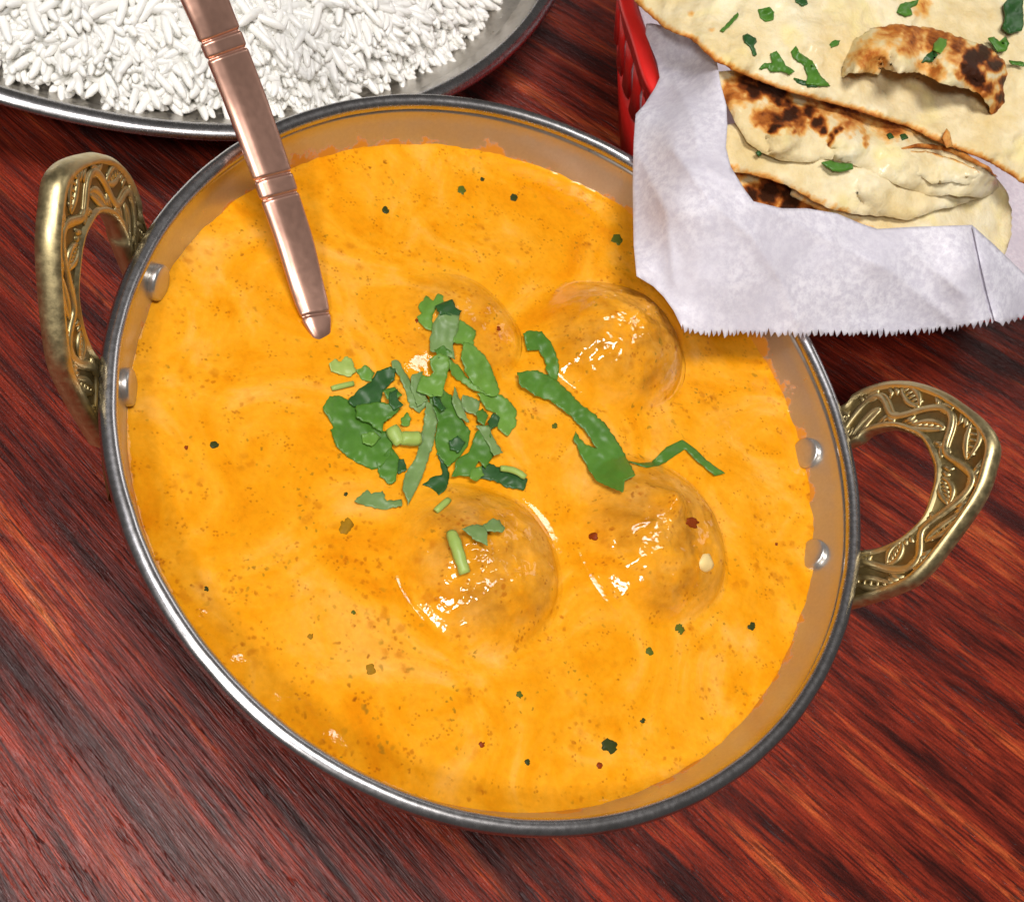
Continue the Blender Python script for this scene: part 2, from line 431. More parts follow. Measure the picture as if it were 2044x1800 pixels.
# rivets on the inner wall
def rivet(ang, z):
    r0 = wall_r(z); c = np.array([r0 * math.cos(ang), r0 * math.sin(ang), z])
    nrm = np.array([-math.cos(ang), -math.sin(ang), .32]); nrm /= np.linalg.norm(nrm)
    t = np.array([-math.sin(ang), math.cos(ang), 0]); u = np.cross(nrm, t)
    V = []; f = []; rings = [(1, -.01), (1.0, .009), (.95, .0145), (.86, .0165), (.45, .0175), (.001, .018)]; k = 20
    for rr, h in rings:
        for i in range(k):
            a = 2 * math.pi * i / k; V.append(c + .045 * rr * (t * math.cos(a) + u * math.sin(a)) + nrm * h)
    for i in range(len(rings) - 1):
        for q in range(k): f.append([i * k + q, i * k + (q + 1) % k, (i + 1) * k + (q + 1) % k, (i + 1) * k + q])
    return np.array(V), f
for px in ((312, 563), (253, 772), (1612, 905), (1623, 1107)):
    z = -.085
    for _ in range(4):
        P = at(px, z)[0]; ang = math.atan2(P[1], P[0]); z += (wall_r(z) - math.hypot(P[0], P[1])) * -.9
        z = min(max(z, -.115), -.06)
    v, f = rivet(ang, z); mk('rivet', v, f, M['steel'], bowl)

# handles: pointed arches standing on the wall, right one from the photograph, left one mirrored
PHI = math.radians(72); HX, HZ = .97, -.08
hn = np.array([-math.sin(PHI), 0, math.cos(PHI)]); ho = np.array([HX, 0, HZ]); hu = np.array([math.cos(PHI), 0, math.sin(PHI)])
def to_plane(px):
    px = np.asarray(px, float); d = np.c_[(px[:, 0] - PPX) / F, (px[:, 1] - PPY) / F, np.ones(len(px))] @ RC
    t = ((ho - CC) @ hn) / (d @ hn); P = CC + d * t[:, None]
    return np.c_[(P - ho) @ hu, P[:, 1]]
outer = to_plane([(1682, 806), (1704, 783), (1757, 763), (1811, 761), (1865, 776), (1912, 804), (1955, 840), (1978, 880), (1969, 930), (1955, 973), (1930, 1016), (1883, 1081), (1840, 1134), (1797, 1167), (1707, 1199)])
inner = to_plane([(1700, 880), (1717, 866), (1740, 855), (1775, 849), (1811, 858), (1840, 876), (1861, 919), (1864, 950), (1858, 980), (1840, 1030), (1804, 1066), (1780, 1081), (1757, 1091), (1732, 1097), (1712, 1100)])
outer = np.vstack([[(-.12, outer[0, 1] + .0)], outer, [(-.12, outer[-1, 1])]]); inner = np.vstack([[(-.12, inner[0, 1])], inner, [(-.12, inner[-1, 1])]])
def arc(pts, k):
    p = catmull(pts, 12, False); s = np.r_[0, np.cumsum(np.hypot(*np.diff(p, axis=0).T))]; t = np.linspace(0, s[-1], k)
    return np.c_[np.interp(t, s, p[:, 0]), np.interp(t, s, p[:, 1])]
NA = 120; OA, IA = arc(outer, NA), arc(inner, NA)
def hpt(t, wv, h, sg):
    i = min(max(t, 0), 1) * (NA - 1); i0 = int(min(i, NA - 2)); q = i - i0
    a = IA[i0] * (1 - q) + IA[i0 + 1] * q; b = OA[i0] * (1 - q) + OA[i0 + 1] * q
    u, y = a * (1 - wv) + b * wv; P = ho + hu * u + np.array([0, y, 0]) + hn * h
    if sg < 0:
        P[1] = .03 + (P[1] - .03) * .87; P = ho + (P - ho) * np.array([.97, 1, .95])
    return np.array([P[0] * sg, P[1], P[2]])
HT = .055
prof = [(0, -HT * .75), (-.03, -HT * .5), (-.02, -.006), (.03, 0), (.09, .001), (.115, -.008), (.5, -.009), (.87, -.008), (.90, .001), (.97, .0), (1.03, -.010), (1.05, -HT * .5), (1.0, -HT * .9), (.9, -HT), (.12, -HT)]
def stroke(pts, r, sg):
    """a raised line of the engraving: half-round ribbon lying on the recessed face"""
    P = np.array([hpt(t, wv, -.0075, sg) for t, wv in pts]); nn = hn * np.array([sg, 1, 1])
    return tube(P, np.asarray(r) * 1.1, 6, .55, True, nn)
def motif(sg):
    """a vine of broad raised stems, hatched leaves and curls filling the recessed face"""
    out = []; per = 5.5; L = 1 / per; ph = .8
    vine = [(t, .5 + .26 * math.sin(2 * math.pi * per * t + ph)) for t in np.linspace(.05, .95, 200)]
    out.append(stroke(vine, .0105, sg))
    out.append(stroke([(t + .010, wv + .02) for t, wv in vine], .0045, sg))
    for kx in range(int(per * 2) + 2):
        t0 = (kx * .5 + .25 - ph / (2 * math.pi)) * L; up = 1 if kx % 2 == 0 else -1
        if t0 < .05 or t0 > .96: continue
        base = .5 - up * .10; ww = .036
        for sd in (-1, 1):      # leaf outline
            out.append(stroke([(t0 - ww + 2 * ww * q, base - up * .30 + up * (.34 * q) + sd * .13 * math.sin(math.pi * q) ** .8) for q in np.linspace(0, 1, 12)], [.004 + .005 * math.sin(math.pi * q) for q in np.linspace(0, 1, 12)], sg))
        for q in np.linspace(.2, .85, 5):   # hatching across the leaf
            tc = t0 - ww + 2 * ww * q; bc_ = base - up * .30 + up * .34 * q
            out.append(stroke([(tc - .007, bc_ - .09), (tc + .007, bc_ + .09)], .0042, sg))
        cu = [(t0 + (.021 - .0022 * a) * math.cos(a + 1.2), base + up * (.36 + (.10 - .012 * a) * math.sin(a + 1.2))) for a in np.linspace(0, 5.5, 20)]
        cu = [(t, min(max(wv, .14), .86)) for t, wv in cu]
        out.append(stroke(cu, .0062, sg))
        for dq, l1 in ((-.040, .16), (-.028, .22), (.030, .22), (.042, .16)):   # short leaflets along the border
            out.append(stroke([(t0 + dq, .5 + up * .37), (t0 + dq + .012, .5 + up * (.37 - l1 * .5)), (t0 + dq + .016, .5 + up * (.37 - l1))], [.006, .0075, .003], sg))
    return join(out)
for sg in (1, -1):
    V = []; f = []; fm = []; k = len(prof)
    for i in range(NA):
        for wv, h in prof: V.append(hpt(i / (NA - 1), wv, h, sg))
    for i in range(NA - 1):
        for q in range(k):
            a, b, c, d = i * k + q, (i + 1) * k + q, (i + 1) * k + (q + 1) % k, i * k + (q + 1) % k
            f.append([a, b, c, d] if sg > 0 else [d, c, b, a]); fm.append(1 if 5 <= q <= 6 or i < 14 and 4 <= q <= 7 or i > NA - 15 and 4 <= q <= 7 else 0)
    hd = mk('handle', V, f, [M['brass'], M['patina']], bowl, True, fm)
    hd['label'] = 'right brass handle seen face on' if sg > 0 else 'left brass handle seen from its edge'
    v, f2 = motif(sg); mk('engraved_scroll', v, f2, M['brass'], hd)
    # mounting plate curved to the wall
    v, f = lathe([(wall_r(-.2) + .0215, -.2), (wall_r(-.2) + .05, -.2), (.992, -.10), (.992, -.035), (.9885, -.035)], 30, -.42 if sg > 0 else math.pi - .42, .46 if sg > 0 else math.pi + .42)
    mk('mounting_plate', v, f, M['patina'], bowl)

# ------------------------------------------------------------------ koftas and curry
CZ = -.130
KOF = []      # centre px, radius, height, seed
for px, r, h, sd in (((902, 655), .182, .032, 1), ((1232, 672), .216, .122, 2), ((960, 1120), .214, .090, 3), ((1310, 1068), .226, .104, 4)):
    c = at(px, CZ + h * .35)[0]; KOF.append((c[0], c[1], r, h, sd))
def kof_q(i, x, y):
    cx, cy, r, h, sd = KOF[i]; dx, dy = x - cx, y - cy
    ang = np.arctan2(dy, dx); rr = r * (1 + .045 * np.sin(2 * ang + sd) + .022 * np.sin(3 * ang + 2 * sd) + .012 * np.sin(5 * ang + sd))
    return np.hypot(dx, dy) / rr, .5 + .5 * np.cos(ang - .35)
def base_h(x, y):
    P = np.c_[x, y]
    return CZ + .0030 * nz(P, 2.6, 2, 1) + .0007 * nz(P, 11, 3, 2)
def kof_h(i, x, y):
    cx, cy, r, h, sd = KOF[i]; dx, dy = x - cx, y - cy
    q, side = kof_q(i, x, y)
    pw = 1.35 - .80 * side ** 1.5
    z = np.where(q < 1, h * np.clip(1 - q ** 2.1, 0, 1) ** pw, -(q - 1) * .07)
    b = np.zeros_like(z)
    for (ox, oy, s, a) in BUMPS[i]:
        b = b + 1.8 * a * np.exp(-(((dx / r - ox) ** 2 + (dy / r - oy) ** 2) / s ** 2))
    return base_h(x, y) + z + b * np.clip(1.08 - q, 0, 1) * np.clip((1.02 - q) * 4, 0, 1) + .0002
BUMPS = [[(-.3, .2, .3, .006)],
         [(-.35, .3, .25, .012), (.25, -.1, .35, .012), (-.1, -.45, .22, .012), (.3, .45, .2, .010), (-.5, -.15, .2, .008), (.05, .15, .16, .01)],
         [(.4, -.35, .3, .012), (-.4, .1, .3, .008), (.1, .4, .25, .008), (.45, .05, .18, -.012)],
         [(.0, .30, .22, .030), (-.5, .1, .25, .012), (.45, .2, .2, -.016), (.5, .35, .2, .014), (.25, -.5, .25, .012), (-.2, -.3, .25, .012), (-.35, .45, .18, .014)]]
def curry_h(x, y):
    z = base_h(x, y)
    for i in range(4):
        q, side = kof_q(i, x, y)
        z = z - (.004 + .03 * KOF[i][3]) * side ** 2 * np.exp(-((q - 1.06) / .07) ** 2) - np.clip((.93 - q) * .2, 0, .02)
    # the swirl left by the spoon towards the far wall
    d = np.hypot(x - .1, y + .1)
    z = z + .0035 * np.sin((d - .55) * 30 + 2 * np.arctan2(y, x)) * np.exp(-((d - .72) / .13) ** 2) * (np.arctan2(y, x) > -.3) * (np.arctan2(y, x) < 2.0)
    r = np.hypot(x, y)
    z = z + .005 * np.exp((np.minimum(r, .95) - .93) / .012)
    return z
def surf(x, y):
    z = curry_h(x, y)
    for i in range(4):
        q = np.hypot(x - KOF[i][0], y - KOF[i][1]) / KOF[i][2]
        z = np.where(q < 1.05, np.maximum(z, kof_h(i, x, y)), z)
    return z
nr, nt = 120, 360
rr = np.r_[np.linspace(0.002, .88, nr - 30), np.linspace(.882, .948, 30)]
th = np.linspace(0, 2 * math.pi, nt, endpoint=False)
X = (rr[:, None] * np.cos(th)).ravel(); Y = (rr[:, None] * np.sin(th)).ravel(); Z = curry_h(X, Y)
edge = np.tile(nz(np.c_[np.cos(th), np.sin(th)], 14, 4, 6), nr) * .005
Z = Z + edge * np.clip((np.hypot(X, Y) - .88) / .05, 0, 1)
f = [[i * nt + q, (i + 1) * nt + q, (i + 1) * nt + (q + 1) % nt, i * nt + (q + 1) % nt] for i in range(nr - 1) for q in range(nt)]
f.append(list(range(nt)))
V = np.c_[X, Y, Z]; lo = np.c_[.86 * np.cos(th), .86 * np.sin(th), np.full(nt, -.30)]; V = np.vstack([V, lo]); b0 = nr * nt
f += [[(nr - 1) * nt + q, b0 + q, b0 + (q + 1) % nt, (nr - 1) * nt + (q + 1) % nt] for q in range(nt)]
f.append([b0 + q for q in range(nt)][::-1])
tag(mk('curry_sauce', V, f, M['curry']), 'creamy orange curry sauce filling the steel bowl', 'curry')
KL = ['kofta almost sunk in the sauce, just behind the coriander heap', 'brown kofta standing highest, beside the parchment edge', 'rounded kofta in front of the coriander with a green stem lying on top', 'lumpy kofta nearest the right handle with a leaf strip behind it']
for i in range(4):
    cx, cy, r, h, sd = KOF[i]; V = []; nr2, nt2 = 44, 96
    R2, T2 = np.meshgrid(np.linspace(.01, 1.14, nr2), np.linspace(0, 2 * math.pi, nt2, endpoint=False), indexing='ij')
    x = cx + (r * R2 * np.cos(T2)).ravel(); y = cy + (r * R2 * np.sin(T2)).ravel(); z = kof_h(i, x, y)
    P = np.c_[x, y]; z = z + (.0075 * nz(P, 17, 4, sd + 5) + .0010 * nz(P, 45, 2, sd)) * np.clip((.97 - kof_q(i, x, y)[0]) * 3.5, 0, 1) * (.5 if i == 0 else 1)
    V = np.c_[x, y, z]; f = [[a * nt2 + q, (a + 1) * nt2 + q, (a + 1) * nt2 + (q + 1) % nt2, a * nt2 + (q + 1) % nt2] for a in range(nr2 - 1) for q in range(nt2)]
    f.append(list(range(nt2)))
    bot = V[-nt2:].copy(); bot[:, :2] = (bot[:, :2] - (cx, cy)) * .6 + (cx, cy); bot[:, 2] = CZ - .10; b0 = len(V)
    f += [[b0 - nt2 + q, b0 + q, b0 + (q + 1) % nt2, b0 - nt2 + (q + 1) % nt2] for q in range(nt2)] + [[b0 + q for q in range(nt2)][::-1]]
    o = tag(mk('kofta', np.vstack([V, bot]), f, M['kofta']), KL[i], 'kofta', 'koftas in the curry')
    q, side = kof_q(i, V[:, 0], V[:, 1]); q = q + .10 * nz(V[:, :2], 9, 3, sd)
    kk = np.clip((.99 - q) / (.60 - .50 * side), 0, 1); kk = kk * kk * (3 - 2 * kk) * [.5, 1.0, .95, .95][i] * np.clip(.72 + .9 * nz(V[:, :2], 9, 4, sd + 20), .2, 1)
    attr(o, 'brown', np.r_[kk, np.zeros(len(bot))])

# ------------------------------------------------------------------ coriander on the curry
A5 = lambda p: [(564.9 + x * .3362, 484.2 + y * .3362) for x, y in p]
A6 = lambda p: [(1008.7 + x * .4483, 484.2 + y * .4483) for x, y in p]
A8 = lambda p: [(766.6 + x * .20174, 928 + y * .20174) for x, y in p]
G = 'chopped coriander on the curry'
def leaf(px, mt, lift, label, curl=.006, jag=1.6, name='coriander_leaf', group=G, hf=surf, fold=None):
    """one cut piece of leaf, its edge slightly ragged, lying on what is below it"""
    sd = int(px[0][0] * 7 + px[0][1]) % 97
    lp = resample(px, 4.5); c = lp.mean(0); lp = c + (lp - c) * 1.09
    nx = nz(lp, .12, 2, sd); ny = nz(lp, .12, 2, sd + 3)
    lp = lp + np.c_[nx, ny] * jag + np.c_[nz(lp, .30, 2, sd + 5), nz(lp, .30, 2, sd + 8)] * jag * 1.3
    size = np.ptp(lp, axis=0).max()
    def zf(v):
        q = (v - c) / size
        a = sd * 1.7
        e = (q[:, 0] * math.cos(a) + q[:, 1] * math.sin(a))
        z = lift + curl * (4 * e * e) + curl * .9 * nz(v, .035, 2, sd) 
        if fold:      # a crease along a line, both halves raised
            (x0, y0), (x1, y1), amp = fold
            nn = np.array([-(y1 - y0), x1 - x0]); nn = nn / np.hypot(*nn)
            z = z + amp * np.abs((v - (x0, y0)) @ nn) / size
        return np.maximum(z, .0025)
    o = sheet(name, lp, 4.2, zf, .0018, M[mt], hf=hf)
    # veins: a midrib along the longest way and side veins slanting off it
    u_, s_, vt = np.linalg.svd(lp - c, full_matrices=False); ax, pr = vt[0], vt[1]
    v2, _ = fill(np.asarray(lp, float), 4.2)
    g1 = (v2 - c) @ ax; g2 = (v2 - c) @ pr
    ve = np.exp(-(g2 / 1.6) ** 2)
    sv = np.abs(((g1 - np.abs(g2) * .8) / 13.0) % 1.0 - .5); ve = np.maximum(ve, .6 * np.exp(-((.5 - sv) * 13 / 1.5) ** 2))
    if len(o.data.vertices) == 2 * len(v2): attr(o, 'char', np.r_[ve, ve])
    return tag(o, label, 'coriander', group)
def stem(a, b, wid, mt, lift, label, group=G, bend=0, hf=surf, flat=.8):
    P = resample([a, b], 6, False); m_ = len(P); dv = np.array(b, float) - np.array(a, float); nn = np.array([-dv[1], dv[0]]) / np.hypot(*dv)
    P = P + nn * (bend * np.sin(np.linspace(0, math.pi, m_)))[:, None]
    T = on(P, hf); rad = wid * .00115 / 2; z = T[:, 2] + lift + rad * .7
    T = at(P, z); rr = np.full(m_, rad); rr[0] *= .86; rr[-1] *= .9
    v, f = tube(T, rr, 10, flat)
    v = v + (nz(v, 40, 2, 3) * rad * .14)[:, None]
    return tag(mk('cut_coriander', v, f, M[mt], centre=True), label, 'coriander', group)
L5 = [
 ([(250, 990), (290, 930), (340, 925), (420, 960), (450, 1040), (530, 1080), (580, 1120), (630, 1130), (625, 1250), (560, 1320), (520, 1330), (400, 1270), (330, 1210), (295, 1115), (312, 1095)], 'mid', .010, 'broad green coriander leaf, largest at the left of the heap'),
 ([(870, 900), (940, 885), (1000, 920), (1030, 1010), (1100, 1120), (1090, 1200), (1020, 1280), (980, 1310), (920, 1240), (908, 1150), (925, 1060), (885, 970)], 'mid', .010, 'wide green leaf with a pale mark in the middle of the heap'),
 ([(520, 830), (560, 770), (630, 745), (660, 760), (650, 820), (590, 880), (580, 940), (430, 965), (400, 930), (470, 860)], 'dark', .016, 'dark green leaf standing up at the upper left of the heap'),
 ([(440, 970), (560, 950), (640, 960), (690, 990), (640, 1030), (600, 1060), (585, 1120), (540, 1085), (520, 1070), (450, 1040)], 'mid', .026, 'small pointed green leaf lying across the broad left leaf'),
 ([(650, 715), (690, 708), (740, 800), (770, 860), (830, 900), (850, 950), (800, 1000), (750, 960), (730, 880), (690, 790), (658, 760)], 'pale', .014, 'grey green leaf strip slanting down from the heap top left'),
 ([(770, 790), (830, 770), (825, 870), (860, 930), (800, 965), (760, 860)], 'pale', .020, 'short grey green piece tucked under the square bright leaf'),
 ([(870, 700), (930, 665), (985, 690), (975, 760), (940, 900), (880, 905), (800, 875), (830, 790), (868, 795), (895, 770)], 'bright', .034, 'square bright green leaf piece on top of the heap'),
 ([(810, 380), (850, 325), (890, 347), (915, 308), (942, 325), (950, 365), (905, 390), (885, 440), (890, 520), (850, 500), (812, 465), (805, 432), (828, 420)], 'bright', .012, 'frilled leaf at the very top of the heap'),
 ([(905, 380), (960, 355), (1005, 346), (1022, 385), (1055, 405), (1040, 440), (990, 430), (940, 425)], 'dark', .030, 'dark folded leaf bit near the heap top'),
 ([(935, 425), (990, 432), (1042, 448), (1032, 520), (1005, 600), (1015, 680), (960, 660), (880, 635), (880, 560), (900, 480)], 'pale', .024, 'pale back of a leaf with thin veins at the heap top'),
 ([(1050, 465), (1100, 490), (1140, 525), (1128, 600), (1080, 605), (1015, 585), (1030, 530)], 'bright', .014, 'light green lobe right of the pale leaf back'),
 ([(1080, 605), (1130, 612), (1200, 680), (1240, 770), (1275, 860), (1265, 900), (1200, 890), (1130, 830), (1090, 760), (1065, 680)], 'bright', .022, 'long bright green leaf on the right flank of the heap'),
 ([(985, 690), (1040, 730), (1090, 800), (1200, 890), (1120, 868), (1010, 790)], 'bright', .016, 'narrow light green strip in the heap beside the square leaf'),
 ([(850, 960), (880, 985), (910, 1080), (890, 1180), (852, 1300), (820, 1400), (750, 1535), (720, 1440), (735, 1360), (790, 1280), (812, 1200), (832, 1100)], 'pale', .020, 'long grey green leaf pointing down to the bowl front'),
 ([(1020, 865), (1060, 960), (1100, 1060), (1048, 1035), (1008, 960)], 'pale', .026, 'thin grey green sliver lying upright at heap centre'),
 ([(1070, 910), (1110, 915), (1170, 940), (1150, 1020), (1110, 1010), (1063, 980)], 'pale', .010, 'crumpled dull green bit between the right leaves'),
 ([(1165, 900), (1260, 895), (1330, 930), (1380, 1000), (1375, 1080), (1330, 1135), (1280, 1095), (1265, 1010), (1210, 990)], 'bright', .014, 'rounded light green leaf at the right end of the heap'),
 ([(1215, 1060), (1250, 1015), (1285, 1040), (1270, 1090), (1230, 1105)], 'dark', .022, 'tiny dark green piece beside the rounded right leaf'),
 ([(1012, 1380), (1040, 1285), (1110, 1240), (1150, 1130), (1210, 1095), (1230, 1170), (1240, 1260), (1200, 1335), (1160, 1290), (1118, 1380), (1060, 1372)], 'mid', .022, 'glossy green leaf at the lower right of the heap'),
 ([(1150, 1090), (1225, 1095), (1260, 1180), (1300, 1240), (1250, 1255), (1200, 1165)], 'pale', .036, 'curled greyish leaf edge on the lower right leaf'),
 ([(1105, 1370), (1160, 1340), (1230, 1315), (1300, 1345), (1440, 1405), (1420, 1462), (1330, 1450), (1262, 1410), (1180, 1400)], 'dark', .010, 'dark green strip reaching toward the front kofta'),
 ([(560, 1310), (640, 1220), (682, 1270), (672, 1400), (645, 1425), (620, 1418), (580, 1378)], 'mid', .014, 'small green leaf below the broad left leaf'),
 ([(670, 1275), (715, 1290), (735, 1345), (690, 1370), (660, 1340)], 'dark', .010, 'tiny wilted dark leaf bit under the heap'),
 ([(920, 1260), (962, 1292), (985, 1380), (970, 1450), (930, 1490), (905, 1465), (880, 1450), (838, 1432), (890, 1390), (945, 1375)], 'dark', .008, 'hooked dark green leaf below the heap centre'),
 ([(435, 1535), (500, 1470), (530, 1490), (590, 1480), (610, 1530), (690, 1522), (700, 1558), (600, 1580), (540, 1570)], 'pale', .006, 'loose grey green bit lying alone at lower left'),
 ([(280, 720), (310, 695), (345, 712), (365, 680), (400, 690), (425, 760), (400, 790), (350, 780), (290, 762)], 'stem', .006, 'pale two lobed leaf bit left of the heap'),
 ([(440, 760), (490, 730), (540, 770), (520, 822), (470, 812)], 'bright', .008, 'light green crumb joining the heap at upper left'),
 ([(635, 890), (680, 878), (672, 915), (692, 940), (712, 962), (660, 992), (630, 950)], 'dark', .034, 'curly dark green bit on the left heap'),
 ([(890, 905), (930, 930), (965, 985), (940, 1000), (900, 960)], 'dark', .030, 'small dark shred under the square bright leaf'),
 ([(700, 1040), (735, 1010), (760, 1050), (740, 1090), (705, 1080)], 'bright', .012, 'tiny light green scrap above the stem chunk'),
 ([(990, 1180), (1040, 1150), (1075, 1185), (1050, 1240), (1000, 1225)], 'dark', .034, 'dark scrap lying on the middle leaf of the heap'),
 ([(1120, 1345), (1175, 1330), (1190, 1380), (1150, 1410), (1112, 1395)], 'bright', .026, 'light green crumb below the glossy lower right leaf'),
 ([(600, 880), (660, 860), (705, 900), (680, 925), (620, 930)], 'mid', .030, 'green scrap bridging the dark upper left leaf'),
 ([(905, 640), (950, 610), (1000, 650), (985, 700), (925, 680)], 'mid', .030, 'green scrap between the pale leaf back and the square leaf'),
 ([(470, 1140), (540, 1120), (575, 1160), (530, 1200), (480, 1185)], 'bright', .022, 'light scrap lying on the broad left leaf'),
 ([(1150, 1010), (1185, 990), (1215, 1030), (1195, 1085), (1160, 1060)], 'mid', .020, 'narrow green scrap between the two right leaves'),
]
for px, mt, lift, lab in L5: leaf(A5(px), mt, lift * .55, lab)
leaf(A6([(85, 410), (120, 398), (160, 405), (200, 445), (235, 540), (225, 610), (192, 600), (175, 520), (150, 482), (105, 480)]), 'mid', .010, 'short curved green frond beside the highest kofta')
leaf(A6([(75, 595), (160, 590), (240, 630), (330, 720), (430, 800), (480, 870), (520, 940), (560, 1020), (515, 1040), (510, 1090), (400, 1040), (350, 960), (305, 870), (315, 838), (350, 890), (405, 910), (350, 832), (290, 770), (210, 712), (180, 705), (150, 690), (90, 652)]), 'mid', .010, 'long notched green leaf running between the two right koftas', fold=((1040, 750), (1240, 965), .03))
leaf(A6([(540, 966), (620, 980), (660, 975), (720, 915), (785, 884), (835, 918), (885, 968), (962, 1022), (920, 1032), (850, 975), (798, 922), (720, 975), (690, 990), (640, 998)]), 'mid', .008, 'thin curled green strip on the kofta by the right handle', jag=.6)
leaf(A8([(785, 635), (860, 600), (970, 595), (1010, 645), (1020, 790), (960, 760), (880, 720)]), 'pale', .024, 'three cornered grey green leaf on the front kofta')
leaf(A8([(985, 595), (1080, 530), (1140, 550), (1185, 620), (1160, 655), (1010, 645)]), 'pale', .026, 'small oval grey green leaf touching the three cornered one')
stem(A5([(700, 1163)])[0], A5([(812, 1163)])[0], 33, 'stem', .004, 'thick pale green stem chunk inside the heap')
stem(A5([(640, 1100)])[0], A5([(700, 1195)])[0], 30, 'stem', .003, 'mushy pale stem end beside the stem chunk')
stem(A5([(905, 1595)])[0], A5([(985, 1525)])[0], 15, 'stem', .001, 'short light green stem between heap and front kofta')
stem(A8([(665, 665)])[0], A8([(805, 1070)])[0], 27, 'stem', .001, 'fat yellow green stem lying on the front kofta')
stem(A5([(1290, 1340)])[0], A5([(1440, 1392)])[0], 15, 'stem', .008, 'curled yellow green stem over the dark strip', bend=-5)
stem(A5([(290, 865)])[0], A5([(420, 835)])[0], 13, 'stem', .001, 'pale stem slice just left of the heap')

# flecks floating in the sauce
FL = [((1026, 395), 8, 'fleck_d', 'round black green fleck nearest the far wall'), ((770, 420), 8, 'fleck_d', 'dark green fleck right of the copper spoon'), ((922, 380), 9, 'fleck_g', 'soft green fleck between two dark flecks at the back'),
 ((963, 358), 5, 'fleck_d', 'tiny dark fleck near the far edge of the sauce'), ((1107, 850), 7, 'fleck_g', 'olive fleck left of the long notched leaf'), ((428, 888), 9, 'fleck_d', 'dark fleck midway along the left of the sauce'), ((372, 893), 5, 'fleck_r', 'small brown fleck nearest the left rim'),
 ((690, 1050), 17, 'fleck_o', 'large sunken olive herb patch left of the front kofta'), ((690, 986), 5, 'fleck_d', 'tiny black speck below the heap left'), ((413, 1175), 6, 'fleck_d', 'dark fleck near the lower left rim'), ((706, 1222), 5, 'fleck_g', 'little green fleck below the olive patch'),
 ((1297, 1300), 9, 'fleck_g', 'green fleck in front of the lumpy kofta'), ((1500, 1249), 9, 'fleck_d', 'dark fleck right of the lumpy kofta toward the handle'), ((1357, 1255), 11, 'fleck_g', 'long olive fleck just below the lumpy kofta'), ((740, 1335), 12, 'fleck_o', 'smeared olive streak in the lower left sauce'),
 ((1037, 1386), 8, 'fleck_g', 'glinting green fleck below the front kofta'), ((1216, 1488), 17, 'fleck_d', 'largest dark green fleck near the front rim'), ((1283, 1438), 6, 'fleck_d', 'small dark fleck above the largest fleck'), ((1197, 1527), 7, 'fleck_r', 'brown fleck under the largest fleck'), ((1052, 1521), 7, 'fleck_d', 'slanted dark fleck nearest the front rim'),
 ((1184, 1070), 9, 'fleck_r', 'red brown spot on the left side of the lumpy kofta'), ((1396, 1127), 7, 'fleck_r', 'dark red fleck beside the cream bit'), ((1383, 1042), 11, 'fleck_r', 'brown patch on top of the lumpy kofta'), ((1550, 1086), 4, 'fleck_r', 'tiny red fleck close to the right rivets'),
 ((962, 1485), 7, 'fleck_r', 'rust brown fleck low in the middle of the sauce'), ((620, 1270), 7, 'fleck_o', 'brownish fleck beside a glint at lower left'), ((832, 640), 8, 'fleck_r', 'red brown fleck left of the heap top'), ((995, 655), 7, 'fleck_r', 'red fleck right of the heap top'), ((1232, 478), 12, 'fleck_g', 'sunken green herb streak beside the parchment')]
for (px, r, mt, lab) in FL:
    k = 22; sd = px[0] % 31; el = 1.9 if r in (12, 9) else 1.35; an = sd
    ring = [(px[0] + r * (math.cos(a) * math.cos(an) * el - math.sin(a) * math.sin(an)) * (.85 + .75 * noise.noise(Vector((math.cos(a) * 1.7 + sd, math.sin(a) * 1.7, sd * .37)))) / 1.05,
             px[1] + r * (math.cos(a) * math.sin(an) * el + math.sin(a) * math.cos(an)) * (.85 + .75 * noise.noise(Vector((math.cos(a) * 1.7 + sd, math.sin(a) * 1.7, sd * .37)))) / 1.05) for a in np.linspace(0, 2 * math.pi, k, endpoint=False)]
    def zf(v, px=px, r=r):
        q = np.hypot(v[:, 0] - px[0], v[:, 1] - px[1]) / r
        return .0020 - .0022 * q ** 2 + .0012 * nz(v, .25, 2, px[0] % 17)
    tag(sheet('spice_fleck', ring, max(2.5, r * .4), zf, .004, M[mt], hf=surf), lab, 'spice', 'flecks in the sauce')
ring = [(1410 + 14 * math.cos(a) * (1 + .2 * math.sin(3 * a)), 1122 + 19 * math.sin(a)) for a in np.linspace(0, 2 * math.pi, 18, endpoint=False)]
tag(sheet('cream_chunk', ring, 4, lambda v: .012 - .014 * (np.hypot(v[:, 0] - 1410, v[:, 1] - 1122) / 19) ** 2, .02, M['cream'], hf=surf), 'small cream coloured nut bit on the side of the lumpy kofta', 'nut')

# ------------------------------------------------------------------ the copper spoon
cl = [((652, 702), -.158), ((640, 660), -.126), ((614, 572), -.098), ((589, 480), -.052), ((560, 392), .000), ((528, 300), .052), ((490, 195), .115), ((447, 85), .19), ((412, 0), .25), ((372, -95), .31), ((330, -190), .36)]
SP = np.array([at(p, z)[0] for p, z in cl]); SP = catmull(SP, 30, False)
tip = SP[0] + (SP[0] - SP[6]) / np.linalg.norm(SP[0] - SP[6]) * .10; SP = np.vstack([SP[0] + (tip - SP[0]) * q for q in (1, .8, .6, .4, .2)] + [SP])
Ls = np.r_[0, np.cumsum(np.linalg.norm(np.diff(SP, axis=0), axis=1))]; m_ = 700; tt = np.linspace(0, Ls[-1], m_)
SP = np.c_[np.interp(tt, Ls, SP[:, 0]), np.interp(tt, Ls, SP[:, 1]), np.interp(tt, Ls, SP[:, 2])]
q = (SP - CC) @ RC.T; ypx = q[:, 1] / q[:, 2] * F + PPY
hwp = np.interp(ypx, [-200, 0, 100, 300, 480, 600, 640, 668, 690], [56, 50, 47, 43, 39, 34, 29, 20, 9])      # half width in points
hw = hwp * q[:, 2] / F
